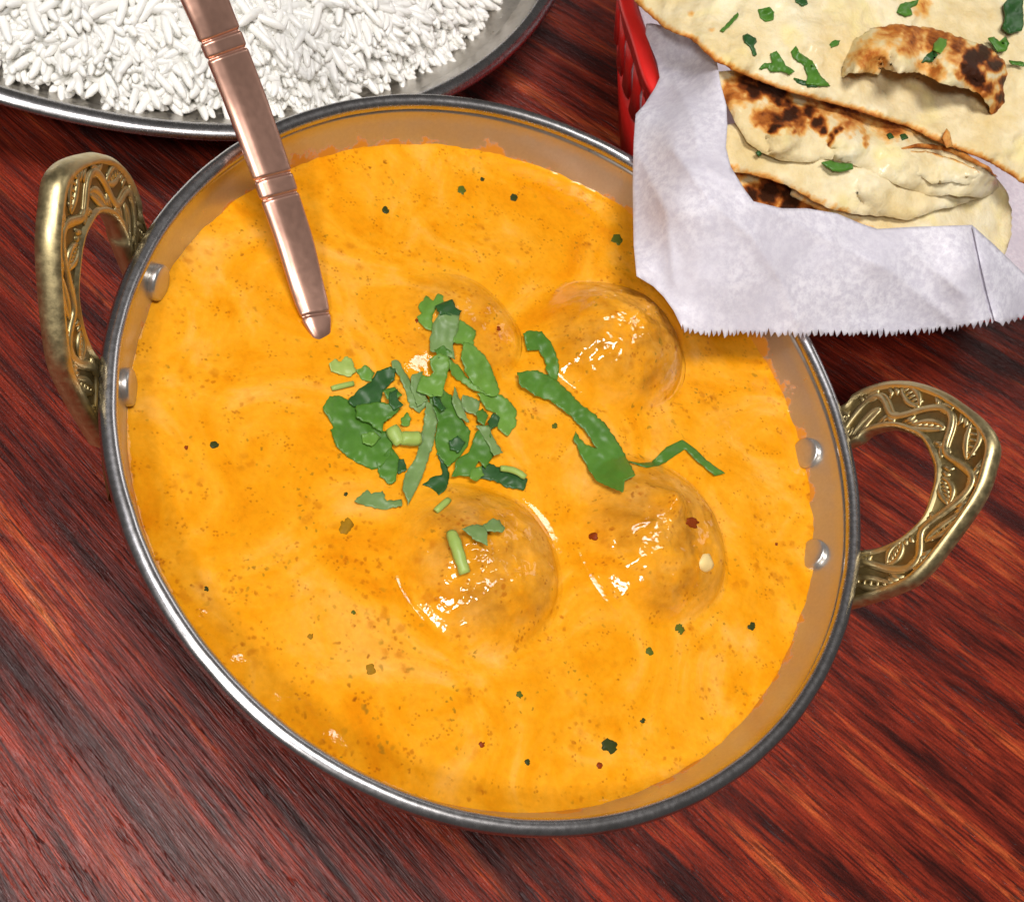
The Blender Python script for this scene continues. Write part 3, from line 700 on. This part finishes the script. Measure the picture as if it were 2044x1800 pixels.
grooves = [72, 106, 352, 391, 628]
V = []; f = []
cs = [(-1, -.30), (-1.02, -.10), (-.97, .04), (-.84, .20), (-.70, .31), (-.58, .365), (-.46, .385), (-.30, .375), (0, .33), (.4, .255), (.75, .175), (.90, .12), (.98, .03), (1.0, -.06), (.97, -.2), (.8, -.3), (0, -.34), (-.8, -.33)]
k = len(cs)
for i in range(m_):
    t = SP[min(i + 1, m_ - 1)] - SP[max(i - 1, 0)]; t /= np.linalg.norm(t)
    s = np.cross(np.array([0, 0, 1.]), t); s /= np.linalg.norm(s); u = np.cross(t, s)
    s = -s * 1.0                                        # towards the right of the picture
    if s @ RC[0] < 0: s = -s
    g = max([math.exp(-((ypx[i] - (gg)) / 3.2) ** 2) for gg in grooves])
    edge_n = 1 - .10 * g
    for x, h in cs:
        wob = 1 + .012 * noise.noise(Vector((i * .02, x * 3, 5)))
        hh = h * hw[i] * .62 * wob; 
        if h > 0: hh -= g * .10 * hw[i]
        V.append(SP[i] + s * x * hw[i] * (edge_n if abs(x) > .7 else 1) + u * hh)
for i in range(m_ - 1):
    for q_ in range(k): f.append([i * k + q_, i * k + (q_ + 1) % k, (i + 1) * k + (q_ + 1) % k, (i + 1) * k + q_])
f.append(list(range(k))); f.append([(m_ - 1) * k + j for j in range(k)][::-1])
spoon = tag(mk('spoon', V, f, M['copper'], centre=True), 'copper spoon handle with incised bands leaning on the rim in the curry', 'spoon')

# ------------------------------------------------------------------ the plate of rice
PX, PY, PR, PZ = -1.470, 2.514, 1.690, -.44
plate = thing('thali_plate', 'round steel plate with a rolled rim holding white rice', 'plate', (PX, PY, TZ))
flz = PZ - .125
prof = [(.0005, TZ + .003), (1.06, TZ + .003), (1.24, TZ + .02), (1.42, PZ - .16), (1.565, PZ - .085), (PR - .05, PZ - .012), (PR - .045, PZ - .006), (PR - .048, PZ + .006), (PR - .062, PZ - .004), (1.575, PZ - .075), (1.545, flz + .004), (1.46, flz), (.0005, flz)]
v, f = lathe(prof, 220); v[:, :2] += (PX, PY); mk('dish', v, f, M['plate'], plate)
tor = [(PR - .030 + .030 * math.cos(a), PZ + .018 * math.sin(a)) for a in np.linspace(0, 2 * math.pi, 17)]
v, f = lathe(tor, 220); v[:, :2] += (PX, PY); mk('plate_rim', v, f, M['rim'], plate)
# rice: front edge of the heap from the photograph
fe = at([(-150, 40), (0, 128), (40, 150), (110, 178), (170, 205), (235, 222), (300, 228), (380, 234), (470, 222), (560, 224), (620, 212), (690, 195), (770, 178), (850, 155), (900, 120), (945, 80), (985, 35), (1000, -10), (1000, -70)], flz + .05)
fa = np.arctan2(fe[:, 1] - PY, fe[:, 0] - PX); fr = np.minimum(np.hypot(fe[:, 0] - PX, fe[:, 1] - PY), 1.44); od = np.argsort(fa); fa, fr = fa[od], fr[od]
def heap_r(a): return np.interp(a, np.r_[-math.pi, fa, math.pi], np.r_[1.28, fr, 1.28]) 
def heap_h(x, y):
    a = np.arctan2(y - PY, x - PX); q = np.hypot(x - PX, y - PY) / heap_r(a)
    d = (1 - q) * 1.25
    return flz + np.where(d > 0, .30 * (1 - np.exp(-np.maximum(d, 0) / .22)), d * .2) + .03 * np.sin(x * 9 + 2 * y) * np.sin(y * 11) * np.clip(d * 6, 0, 1)
nr2, nt2 = 60, 200; V = []
th = np.linspace(-math.pi, math.pi, nt2, endpoint=False)
for q in np.linspace(.01, .985, nr2):
    r = heap_r(th) * q; x = PX + r * np.cos(th); y = PY + r * np.sin(th); V.append(np.c_[x, y, heap_h(x, y) + .009 - .040 * q ** 6])
V = np.vstack(V); V[:, 2] += .010 * nz(V[:, :2], 14, 3, 8)
f = [[a * nt2 + q, (a + 1) * nt2 + q, (a + 1) * nt2 + (q + 1) % nt2, a * nt2 + (q + 1) % nt2] for a in range(nr2 - 1) for q in range(nt2)] + [list(range(nt2))]
bedV, bedF = V, f
def grain_shape(L, W, bend, sd, n=11, k=8):
    V = []; f = []; e = W * .95
    for i in range(n):
        t = (1 - math.cos(math.pi * i / (n - 1))) / 2; x = (t - .5) * L
        q = max(0, (abs(x) - (L / 2 - e)) / e); r = W / 2 * math.sqrt(max(.012, 1 - q ** 2.2)) * (1 + .14 * noise.noise(Vector((t * 3, sd, 0)))) * (1 - .18 * abs(2 * t - 1))
        zc = bend * L * (1 - (2 * t - 1) ** 2); yc = .05 * L * math.sin(t * 4 + sd)
        for j in range(k):
            a = 2 * math.pi * j / k; V.append((x, yc + r * math.cos(a), zc + r * .85 * math.sin(a)))
    for i in range(n - 1):
        for j in range(k): f.append([i * k + j, i * k + (j + 1) % k, (i + 1) * k + (j + 1) % k, (i + 1) * k + j])
    f.append(list(range(k))[::-1]); f.append([(n - 1) * k + j for j in range(k)])
    return np.array(V), f
shapes = [grain_shape(.200 * (.60 + .085 * i), .033 * (.86 + .06 * (i % 4)), .03 + .03 * (i % 3), i) for i in range(8)]
meshes = []
for v, f in shapes:
    me = bpy.data.meshes.new('rice_grain'); me.from_pydata((v * S).tolist(), [], f); me.materials.append(M['rice'])
    me.polygons.foreach_set('use_smooth', [True] * len(me.polygons)); meshes.append(me)
spots = []
tries = 0
while len(spots) < 2300 and tries < 60000:
    tries += 1
    if random.random() < .26:       # along the front edge
        px = (random.uniform(-60, 1010), 0); a = random.uniform(fa[1], fa[-2]); q = random.uniform(.9, 1.0)
        r = heap_r(a) * q; x, y = PX + r * math.cos(a), PY + r * math.sin(a)
    else:
        P = at((random.uniform(-80, 1040), random.uniform(-90, 240)), -.3)[0]; x, y = P[0], P[1]
        a = math.atan2(y - PY, x - PX); q = math.hypot(x - PX, y - PY) / heap_r(a)
    if q > 1.0: continue
    z = float(heap_h(np.array([x]), np.array([y]))[0])
    e = .02; gx = float(heap_h(np.array([x + e]), np.array([y]))[0] - z) / e; gy = float(heap_h(np.array([x]), np.array([y + e]))[0] - z) / e
    nrm = Vector((-gx, -gy, 1)).normalized() if q < .86 else Vector((0, 0, 1))
    yaw = random.uniform(0, 2 * math.pi); tilt = random.gauss(0, .2)
    if q > .86: tilt = random.gauss(0, .06); z = max(z, flz + .020)
    rot = nrm.to_track_quat('Z', 'Y').to_matrix() @ Matrix.Rotation(yaw, 3, 'Z') @ Matrix.Rotation(tilt, 3, 'Y') @ Matrix.Rotation(random.uniform(0, 6.28), 3, 'X')
    spots.append((Vector((x, y, z + random.uniform(-.020, .010))), rot, random.randrange(8)))
cvec = Vector(CC)
def seen(s):
    q = RC @ (np.array(s[0]) - CC); px, py = q[0] / q[2] * F + PPX, q[1] / q[2] * F + PPY
    return -20 < px < 1040 and -10 < py < 262
vis = [s for s in spots if seen(s)]
# those riding highest on the heap show most
vis.sort(key=lambda s: -(s[0].z - float(heap_h(np.array([s[0].x]), np.array([s[0].y]))[0])) - random.random() * .012)
top = vis[:300]; ids = set(id(s) for s in top); rest = [s for s in spots if id(s) not in ids]
parts = [(bedV, bedF)]
for p, rot, k in rest:
    v, f = shapes[k]; parts.append((v @ np.array(rot).T + np.array(p), f))
v, f = join(parts)
fm = [1] * len(bedF) + [0] * (len(f) - len(bedF))
tag(mk('rice_heap', v, f, [M['rice'], M['ricebed']], fm=fm, centre=True), 'heap of boiled white rice spread over the steel plate', 'rice', kind='stuff')
for p, rot, k in top:
    o = bpy.data.objects.new('rice_grain', meshes[k]); sc.collection.objects.link(o)
    m4 = rot.to_4x4(); m4.translation = p * S; o.matrix_world = m4
    q = RC @ (np.array(p) - CC); gx, gy = q[0] / q[2] * F + PPX, q[1] / q[2] * F + PPY
    sx = np.interp(gy, [0, 100, 300], [412, 452, 528])
    if gx < sx: lab = ('white rice grain on the heap left of the copper spoon', 'rice grains left of the spoon')
    elif gx < 760: lab = ('white rice grain on the heap just right of the copper spoon', 'rice grains beside the spoon')
    else: lab = ('white rice grain at the right end of the heap, far from the spoon', 'rice grains at the right end of the heap')
    tag(o, lab[0], 'rice grain', lab[1])

# ------------------------------------------------------------------ red basket, parchment, naan
bk = catmull([(.215, 1.66), (.267, 1.474), (.335, 1.275), (.45, 1.18), (.72, 1.12), (1.1, 1.08), (1.6, 1.0), (2.1, 1.0), (2.52, 1.25), (2.72, 1.6), (2.72, 2.0), (2.6, 2.5), (2.2, 2.85), (1.6, 3.0), (1.0, 2.95), (.55, 2.7), (.3, 2.3), (.2, 1.95)], 10)
bc = np.array([1.5, 1.95]); basket = thing('bread_basket', 'red plastic basket with slotted sides holding the naan', 'basket', (1.5, 1.95, TZ))
def ringpt(s, inset, z):
    i = int(s) % len(bk); q = s - int(s); p = bk[i] * (1 - q) + bk[(i + 1) % len(bk)] * q
    d = bc - p; d = d / np.hypot(*d); p = p + d * inset
    return np.array([p[0], p[1], z])
def band(prof, nb=180):
    V = []; f = []; k = len(prof)
    for i in range(nb):
        s = len(bk) * i / nb
        for ins, z in prof: V.append(ringpt(s, ins, z))
    for i in range(nb):
        for q in range(k): f.append([i * k + q, i * k + (q + 1) % k, ((i + 1) % nb) * k + (q + 1) % k, ((i + 1) % nb) * k + q])
    return np.array(V), f
v, f = band([(-.005, -.005), (.0, .006), (.045, .008), (.06, 0), (.058, -.05), (.045, -.05), (.04, -.012), (.004, -.03)]); mk('basket_rim', v, f, M['red'], basket)
v, f = band([(.15, -.30), (.175, -.30), (.40, TZ + .012), (.37, TZ + .012)]); mk('lower_band', v, f, M['red'], basket)
v, f = band([(.06, -.11), (.03, -.03), (.055, -.03), (.085, -.11)]); mk('upper_band', v, f, M['red'], basket)
nb = 30
for i in range(nb):
    s = len(bk) * i / nb
    P = [ringpt(s, .068, -.09), ringpt(s + .6, .108, -.2), ringpt(s + 1.2, .158, -.31)]
    dv = bc - P[1][:2]; mk('slat', *tube(P, [.045, .028, .045], 8, .3, True, (dv[0], dv[1], 0)), M['red'], basket)
V = [ringpt(len(bk) * i / 60, .39, TZ + .014) for i in range(60)] + [ringpt(len(bk) * i / 60, .39, TZ + .003) for i in range(60)]
mk('basket_floor', V, [list(range(60)), list(range(60, 120))[::-1]] + [[i, i + 60, (i + 1) % 60 + 60, (i + 1) % 60] for i in range(60)], M['red'], basket, False)

# parchment
ridge = [(1290, 48), (1301, 47), (1319, 51), (1340, 56), (1385, 65), (1412, 72), (1425, 84), (1428, 108), (1434, 140), (1439, 170), (1450, 210), (1452, 251), (1449, 294), (1459, 334), (1487, 379), (1504, 402), (1561, 416), (1610, 416), (1671, 426), (1720, 447), (1752, 457), (1822, 453), (1940, 449), (1985, 489), (2044, 546), (2110, 610)]
saw = []
rs = random.Random(3); x = 2110
by = lambda x: np.interp(x, [1362, 1414, 1500, 1660, 1822, 1903, 1985, 2044, 2110], [655, 668, 666, 668, 665, 656, 642, 628, 620])
while x > 1368:
    wd = rs.uniform(6, 15); saw += [(x - wd * .45, by(x) + rs.uniform(1, 9)), (x - wd * .8, by(x) + rs.uniform(-13, -3)), (x - wd, by(x) - rs.uniform(-2, 4))]; x -= wd
left = [(1362, 655), (1345, 620), (1325, 592), (1304, 571), (1271, 551), (1265, 489), (1263, 367), (1265, 285), (1269, 228), (1287, 208), (1308, 175), (1317, 155), (1312, 125), (1300, 95), (1289, 68)]
loop = np.vstack([resample(ridge, 9, False), np.array(saw), resample(left, 9, False)])
pz = rbf([(1295, 48, .06), (1340, 56, .14), (1385, 65, .2), (1425, 84, .22), (1434, 140, .30), (1450, 210, .33), (1452, 251, .33), (1449, 294, .33), (1459, 334, .33), (1487, 379, .32), (1504, 402, .31), (1561, 416, .30), (1671, 426, .28), (1752, 457, .27), (1822, 453, .30), (1940, 449, .35), (1985, 489, .30), (2044, 546, .20), (2110, 610, .12),
  (1296, 100, .05), (1312, 130, .05), (1372, 118, .15), (1308, 180, .055), (1287, 208, .06), (1269, 228, .06), (1265, 285, .06), (1263, 367, .055), (1265, 489, .05), (1271, 551, .06), (1304, 571, .06), (1345, 620, .06), (1365, 661, .055), (1500, 669, .055), (1660, 671, .06), (1820, 669, .08), (1903, 661, .13), (1985, 648, .20), (2044, 636, .10),
  (1350, 250, .22), (1340, 400, .22), (1400, 420, .28), (1420, 560, .16), (1750, 520, .25), (1860, 520, .27), (1955, 520, .33)])
CRE = [([(1345, 300), (1420, 400), (1500, 470), (1560, 560), (1590, 640)], .016), ([(1504, 402), (1640, 470), (1780, 540), (1900, 640)], .012), ([(1340, 150), (1385, 240), (1400, 330), (1487, 385)], .014), ([(1720, 450), (1820, 500), (1930, 590)], .013), ([(1270, 300), (1330, 420), (1345, 560)], .009), ([(1940, 452), (1962, 560), (1984, 645)], -.022), ([(1660, 430), (1660, 520), (1700, 650)], .008), ([(1290, 230), (1400, 180), (1435, 150)], .010)]
def pzf(v):
    z = .78 * pz(v) - .004 + .003 * nz(v, .012, 2, 2)
    for ln, am in CRE:
        best = np.full(len(v), 1e9); ln = np.array(ln, float)
        for q, r in zip(ln[:-1], ln[1:]):
            d = r - q; t = np.clip(((v - q) @ d) / (d @ d), 0, 1); best = np.minimum(best, np.hypot(*(v - (q + t[:, None] * d)).T))
        z = z + am * np.exp(-best / 26)
    return z
pap = sheet('parchment_sheet', loop, 7, pzf, .0013, M['paper'])
V = []; lr = [(.055, .004), (.075, -.06), (.12, -.2), (.2, -.36), (.32, -.47), (.6, -.50), (.9, -.505)]
for ins, z in lr:
    for i in range(120):
        p = ringpt(len(bk) * i / 120, ins + .012 * noise.noise(Vector((i * .35, z * 6, 2))), z); V.append(p)
f = [[a * 120 + q, a * 120 + (q + 1) % 120, (a + 1) * 120 + (q + 1) % 120, (a + 1) * 120 + q] for a in range(len(lr) - 1) for q in range(120)]
tag(pap, 'white parchment sheet with saw tooth edge hanging over basket and bowl', 'paper')
mk('inner_liner', V, f, M['paper'], pap)
fold = resample([(1941, 450), (1985, 489), (2044, 546), (2110, 608), (2110, 618)], 8, False).tolist() + [(x, y + (5 if i % 2 else -4)) for i, (x, y) in enumerate(resample([(2104, 622), (2044, 632), (1996, 648)], 6, False))] + resample([(1986, 640), (1972, 590), (1956, 520)], 8, False).tolist()
sheet('folded_corner', fold, 8, lambda v: pzf(v) + .010 + .00035 * np.clip(v[:, 0] - 1950 - (v[:, 1] - 450) * .2, 0, 90), .0013, M['paper'], pap)

# naan
def chars(spots_, base=0.0, noise_s=.03, seed=0):
    def cf(v):
        c = np.full(len(v), base, float); w_ = nz(v, noise_s, 3, seed) * .35 + nz(v, noise_s * 3, 2, seed + 1) * .2
        for x, y, r, a in spots_:
            d = np.hypot(v[:, 0] - x, v[:, 1] - y) / r + w_
            c = np.maximum(c, a * np.clip(1.35 - d, 0, 1) / 1.0)
        return np.clip(c, 0, 1)
    return cf
def edgechar(cf, pts, wd, a):
    pts = np.array(pts, float)
    def f(v):
        best = np.full(len(v), 1e9)
        for q, r in zip(pts[:-1], pts[1:]):
            d = r - q; t = np.clip(((v - q) @ d) / (d @ d), 0, 1); best = np.minimum(best, np.hypot(*(v - (q + t[:, None] * d)).T))
        return np.maximum(cf(v), a * np.clip(1.2 - best / (wd * (1 + .7 * nz(v, .05, 2, 9))), 0, 1))
    return f
def ragged(pts, step, amp, seed):
    lp = resample(pts, step); return lp + np.c_[nz(lp, .06, 3, seed), nz(lp, .06, 3, seed + 1)] * amp
def domes(lst):
    def f(v):
        z = np.zeros(len(v))
        for x, y, r, h in lst:
            q = np.hypot(v[:, 0] - x, v[:, 1] - y) / r; z = np.maximum(z, h * np.sqrt(np.clip(1 - q * q, 0, 1)))
        return z
    return f
def rbfn(c):
    g = rbf(c); return lambda v: g(v) - .07
# lowest piece
n3 = thing('naan_bread', 'lowest naan, charred dark, peeping out just above the parchment', 'naan', (1.0, 1.25, 0.05), 'naan pieces in the basket')
z3 = rbfn([(1455, 320, .22), (1504, 404, .20), (1660, 425, .19), (1800, 460, .18), (1500, 250, .20), (1900, 300, .16), (1700, 480, .17)])
sheet('bread', ragged([(1430, 290), (1455, 322), (1470, 380), (1500, 430), (1600, 455), (1700, 480), (1820, 500), (1900, 440), (1850, 340), (1700, 290), (1550, 250)], 7, 2, 3), 9, lambda v: z3(v) + .008 * nz(v, .03, 3, 5), .06, M['naan'], n3, 10,
      chf=chars([(1475, 345, 22, .55), (1500, 390, 26, .9), (1535, 385, 34, .95), (1580, 400, 38, .9), (1625, 408, 34, .75), (1560, 375, 40, .7)], .12, .04, 4))
# folded middle piece, three leaves of bread
n2 = thing('naan_bread', 'middle naan, folded, with two small blisters and torn soft layers', 'naan', (1.2, 1.3, .1), 'naan pieces in the basket')
zb = rbfn([(1600, 385, .235), (1752, 457, .225), (1870, 500, .215), (2009, 514, .16), (2034, 461, .17), (2021, 379, .22), (1985, 347, .24), (1900, 440, .225), (1960, 440, .20), (1700, 350, .22)])
sheet('bread', ragged([(1590, 375), (1659, 412), (1699, 432), (1752, 462), (1820, 500), (1900, 540), (1990, 540), (2012, 512), (2028, 470), (2030, 420), (2021, 379), (1990, 340), (1900, 310), (1700, 320), (1600, 340)], 7, 2.2, 11), 9,
      lambda v: zb(v) + .006 * nz(v, .03, 3, 6), .055, M['naan'], n2, 14, chf=edgechar(chars([(2015, 375, 8, .8), (1990, 450, 10, .2)], .0, .04, 6), [(1590, 380), (1659, 414), (1752, 462)], 6, .45))
zm = rbfn([(1451, 285, .275), (1455, 326, .27), (1536, 351, .27), (1618, 391, .265), (1700, 420, .26), (1814, 436, .26), (1900, 410, .265), (1985, 375, .27), (1740, 360, .30), (1600, 340, .285), (1850, 395, .275)])
sheet('folded_layer', ragged([(1440, 250), (1447, 300), (1455, 330), (1471, 338), (1536, 351), (1577, 367), (1618, 391), (1659, 411), (1712, 424), (1769, 427), (1814, 436), (1871, 417), (1916, 405), (1956, 394), (1985, 372), (1985, 340), (1900, 320), (1750, 290), (1600, 260), (1500, 230)], 7, 2.2, 17), 9,
      lambda v: zm(v) + .008 * nz(v, .025, 3, 7) + domes([(1745, 380, 34, .012)])(v), .020, M['naan'], n2, 7, chf=edgechar(chars([], .0, .04, 7), [(1455, 330), (1536, 351), (1618, 391), (1700, 425)], 5, .5))
zt = rbfn([(1436, 155, .30), (1455, 204, .305), (1495, 277, .31), (1557, 314, .31), (1640, 320, .31), (1740, 338, .315), (1862, 387, .29), (1964, 391, .275), (2000, 365, .28), (1993, 345, .30), (1900, 300, .325), (1740, 225, .30), (1600, 190, .30), (1560, 250, .335), (1680, 270, .335), (1800, 320, .335), (1900, 340, .325)])
sheet('folded_layer', ragged([(1425, 140), (1440, 175), (1455, 204), (1475, 245), (1495, 277), (1525, 300), (1557, 314), (1618, 321), (1655, 313), (1700, 322), (1740, 338), (1801, 367), (1862, 387), (1900, 386), (1964, 390), (2003, 378), (1993, 351), (1960, 322), (1920, 290), (1850, 250), (1740, 205), (1600, 165), (1500, 130)], 7, 1.8, 23), 7,
      lambda v: zt(v) + .008 * nz(v, .03, 3, 8) + domes([(1563, 275, 34, .020), (1695, 281, 40, .022), (1480, 200, 30, .012)])(v), .020, M['naan'], n2, 8,
      chf=chars([(1462, 190, 34, .52), (1485, 170, 28, .75), (1505, 180, 22, .95), (1525, 172, 24, 1), (1552, 190, 24, 1), (1570, 205, 16, .9), (1575, 228, 24, 1), (1550, 240, 20, .8), (1618, 220, 22, .9), (1632, 246, 20, 1), (1645, 260, 13, 1), (1596, 248, 26, .6), (1660, 205, 26, .75), (1700, 225, 40, .62), (1545, 255, 15, .95), (1530, 235, 30, .6), (1668, 262, 9, .95), (1661, 272, 8, .85), (1657, 284, 7, .7), (1678, 257, 8, .8), (1722, 262, 9, .6), (1728, 274, 9, .6), (1728, 288, 7, .5), (1538, 262, 8, .95), (1548, 254, 8, 1), (1560, 250, 8, .9), (1575, 252, 7, .8), (1586, 262, 6, .7), (1780, 250, 40, .55), (1830, 255, 20, .4)], .0, .04, 8))
P = np.array([at(p, float(zt(np.array([p]))[0]) + .004)[0] for p in ((1786, 300), (1830, 292), (1870, 294), (1905, 304), (1940, 320), (1968, 336), (1990, 354))])
v, f = tube(catmull(P, 8, False), [.001 + .0085 * math.sin(math.pi * i / 48) ** .7 for i in range(49)], 10, .8); v = v + (.003 * nz(v, 18, 2, 3))[:, None]
o = mk('crust_edge', v, f, M['naan'], n2); attr(o, 'char', np.full(len(v), .50))
sheet('torn_layer', ragged([(1770, 312), (1800, 298), (1850, 300), (1905, 315), (1950, 336), (1988, 362), (1950, 371), (1900, 362), (1862, 366), (1840, 350), (1812, 346), (1800, 328)], 5, 2.0, 43), 5, lambda v: zt(v) + .022 + .006 * nz(v, .06, 3, 44) - .0003 * np.abs(v[:, 0] - 1880), .009, M['naan'], n2, 5,
      chf=edgechar(chars([], 0, .04, 3), [(1770, 312), (1800, 298), (1850, 300), (1905, 315), (1950, 336), (1988, 362)], 6, .5))
# top piece with a torn blister
n1 = thing('naan_bread', 'topmost naan, buttery with a burnt torn blister and green herbs', 'naan', (1.5, 1.7, .25), 'naan pieces in the basket')
edge1 = [(1272, -5), (1292, 16), (1332, 51), (1385, 72), (1432, 116), (1495, 145), (1557, 169), (1601, 183), (1679, 204), (1740, 222), (1822, 249), (1858, 268), (1903, 287), (1950, 305), (1985, 320), (2044, 357), (2120, 400)]
z1 = rbfn([(1272, -5, .20), (1340, 56, .27), (1432, 118, .35), (1557, 169, .36), (1740, 222, .365), (1903, 287, .37), (2044, 357, .36), (2120, 400, .35), (1500, 20, .37), (1700, 100, .395), (1800, 190, .365), (1900, 200, .37), (1700, -60, .40), (2044, 60, .44), (2044, 230, .42), (2120, 100, .44), (1600, 100, .395), (1400, -60, .30)])
def zA(v): return z1(v) + .012 * nz(v, .016, 3, 31) + .004 * nz(v, .06, 2, 32)
sheet('bread', np.vstack([ragged(edge1, 6, 1.8, 29)[:-30 if False else None] if False else (lambda l: l + np.c_[nz(l, .06, 3, 29), nz(l, .06, 3, 30)] * 2.0)(resample(edge1, 6, False)), [(2120, -90), (1250, -90)]]), 7, zA, .024, M['naan'], n1, 6,
      chf=edgechar(chars([(1840, 15, 24, .42), (1380, 30, 9, .3), (1420, 62, 9, .25), (1700, 230, 8, .2)], .0, .04, 9), edge1, 4, .5))
bub = [(1672, 168), (1684, 140), (1690, 110), (1705, 78), (1740, 55), (1789, 44), (1862, 53), (1924, 73), (1977, 92), (2009, 122), (2021, 171), (2009, 222), (1988, 240), (1975, 205), (1955, 182), (1936, 175), (1903, 169), (1880, 162), (1862, 153), (1838, 140), (1797, 143), (1775, 136), (1762, 131), (1757, 146), (1730, 140), (1696, 140)]
bub = [(1679, 160), (1684, 140), (1690, 110), (1705, 78), (1740, 55), (1789, 44), (1862, 53), (1924, 73), (1977, 92), (2009, 122), (2021, 171), (2009, 222), (1988, 240), (1975, 205), (1955, 182), (1936, 175), (1903, 169), (1880, 162), (1862, 153), (1838, 140), (1797, 143), (1775, 136), (1762, 131), (1757, 146), (1730, 141), (1696, 143)]
zq = rbfn([(1679, 160, .385), (1690, 110, .405), (1740, 55, .43), (1862, 53, .44), (1977, 92, .44), (2015, 122, .425), (2024, 171, .40), (2009, 222, .385), (1986, 240, .385), (1965, 195, .445), (1936, 175, .475), (1880, 162, .48), (1838, 140, .475), (1797, 143, .47), (1757, 140, .455), (1710, 143, .43), (1800, 90, .485), (1900, 110, .50), (1970, 140, .48), (1740, 100, .455)])
sheet('blister', (lambda l: l + np.c_[nz(l, .09, 3, 35), nz(l, .09, 3, 36)] * 2.6)(resample(bub, 4)), 5, lambda v: zq(v) + .006 * nz(v, .04, 3, 33), .013, M['naan'], n1, 6,
      chf=chars([(1945, 112, 26, 1), (1965, 105, 26, 1), (1935, 140, 24, 1), (1950, 158, 22, 1), (1985, 128, 24, .95), (2008, 165, 20, .9), (2000, 195, 20, .85), (1990, 222, 22, .66), (1968, 178, 22, .75), (1780, 62, 34, .5), (1825, 70, 34, .62), (1870, 76, 36, .62), (1910, 86, 30, .62), (1735, 118, 36, .5), (1815, 92, 26, .45), (1868, 140, 26, .5), (1840, 132, 16, .4), (1905, 115, 30, .4)], .06, .035, 12))
sheet('torn_flap', ragged([(1884, 272), (1892, 254), (1899, 262), (1905, 290), (1893, 292)], 4, 1, 41), 4, lambda v: np.full(len(v), .33) - .0006 * (v[:, 1] - 250), .012, M['naan'], n1, 5, chf=lambda v: np.full(len(v), .42))

# herbs on the bread
A3 = lambda p: [(1210 + x * .4078, y * .4078) for x, y in p]
GN = 'coriander bits on the naan'
def zflat(base):
    def h(x, y): return np.full(np.shape(x), base)
    return h
def bit(px, mt, label, zfn, lift=.006):
    lp = resample(A3(px), 3.5); sd = int(lp[0][0]) % 53; lp = lp + np.c_[nz(lp, .15, 2, sd), nz(lp, .15, 2, sd + 2)] * 1.4
    o = sheet('coriander_bit', lp, 4, lambda v: zfn(v) + lift + .004 * nz(v, .07, 2, sd), .004, M[mt])
    tag(o, label, 'coriander', GN)
zB = lambda v: zt(v) + .008 * nz(v, .03, 3, 8)
zBl = lambda v: zq(v) + .006 * nz(v, .04, 3, 33)
bit([(745, 45), (800, 35), (825, 60), (820, 95), (785, 105), (755, 85)], 'mid', 'rounded green bit near the top edge of the naan', zA)
bit([(560, 150), (600, 105), (645, 60), (650, 75), (620, 115), (575, 155)], 'mid', 'thin green sliver nearest the parchment on the naan', zA)
bit([(668, 175), (690, 165), (735, 190), (740, 205), (725, 225), (738, 268), (722, 270), (705, 225), (680, 205)], 'dark', 'small dark forked bit left on the top naan', zA)
bit([(752, 330), (775, 308), (815, 310), (805, 262), (835, 250), (860, 285), (880, 320), (925, 350), (900, 365), (860, 345), (810, 350), (790, 330), (765, 340)], 'mid', 'frilly green leaf near the top naan edge', zA)
bit([(905, 250), (930, 225), (950, 260), (1010, 300), (1050, 370), (1098, 422), (1050, 420), (980, 410), (990, 370), (970, 320), (915, 275)], 'mid', 'long green leaf pointing at the naan edge', zA)
bit([(920, 380), (985, 400), (1040, 425), (990, 425), (930, 400)], 'dark', 'dark wet leaf bit under the long leaf', zA, .004)
bit([(1095, 215), (1120, 195), (1145, 200), (1140, 220), (1105, 232)], 'mid', 'tiny green crumb left of the burnt blister', zA)
bit([(1425, 55), (1440, 20), (1480, 10), (1530, 0), (1520, 25), (1490, 40), (1500, 70), (1465, 80)], 'mid', 'ragged green piece above the burnt blister', zA)
bit([(1608, 210), (1630, 185), (1668, 195), (1665, 225), (1640, 262), (1600, 245)], 'bright', 'bright green bit on the burnt blister', zBl)
bit([(1545, 305), (1570, 265), (1600, 250), (1625, 268), (1600, 300)], 'dark', 'dark green tail below the bright bit on the blister', zBl, .004)
bit([(1870, 185), (1900, 180), (1925, 205), (1955, 180), (1975, 215), (1960, 250), (1920, 255), (1900, 225)], 'mid', 'branched green piece right of the burnt blister', zA, .02)
bit([(1945, 20), (1975, -10), (2040, -20), (2044, 120), (2035, 150), (1975, 165), (1940, 140), (1955, 80)], 'dark', 'large dark green leaf at the right corner of the naan', zA, .02)
bit([(1975, 295), (2044, 305), (2050, 325), (1985, 312)], 'mid', 'thin green strand at the right border of the naan', zA, .02)
bit([(915, -25), (975, -20), (988, 20), (970, 32), (930, 8)], 'dark', 'dark bit cut by the top border of the photo', zA)
bit([(1055, 795), (1095, 785), (1150, 800), (1205, 800), (1210, 825), (1150, 842), (1115, 835), (1085, 815)], 'mid', 'green leaf bit on the lower fold of the middle naan', lambda v: zm(v) + .012)
bit([(735, 745), (750, 738), (762, 755), (748, 765)], 'dark', 'tiny dark crumb on the left of the middle naan', lambda v: zm(v) + .014)
bit([(1375, 655), (1395, 650), (1410, 672), (1390, 680)], 'dark', 'dark crumb beside the shadow under the top naan', zB)
bit([(1440, 660), (1465, 655), (1480, 675), (1455, 684)], 'dark', 'second dark crumb under the top naan toward the right', zB)
for o in sc.objects:
    if '_o' in o.keys(): del o['_o']
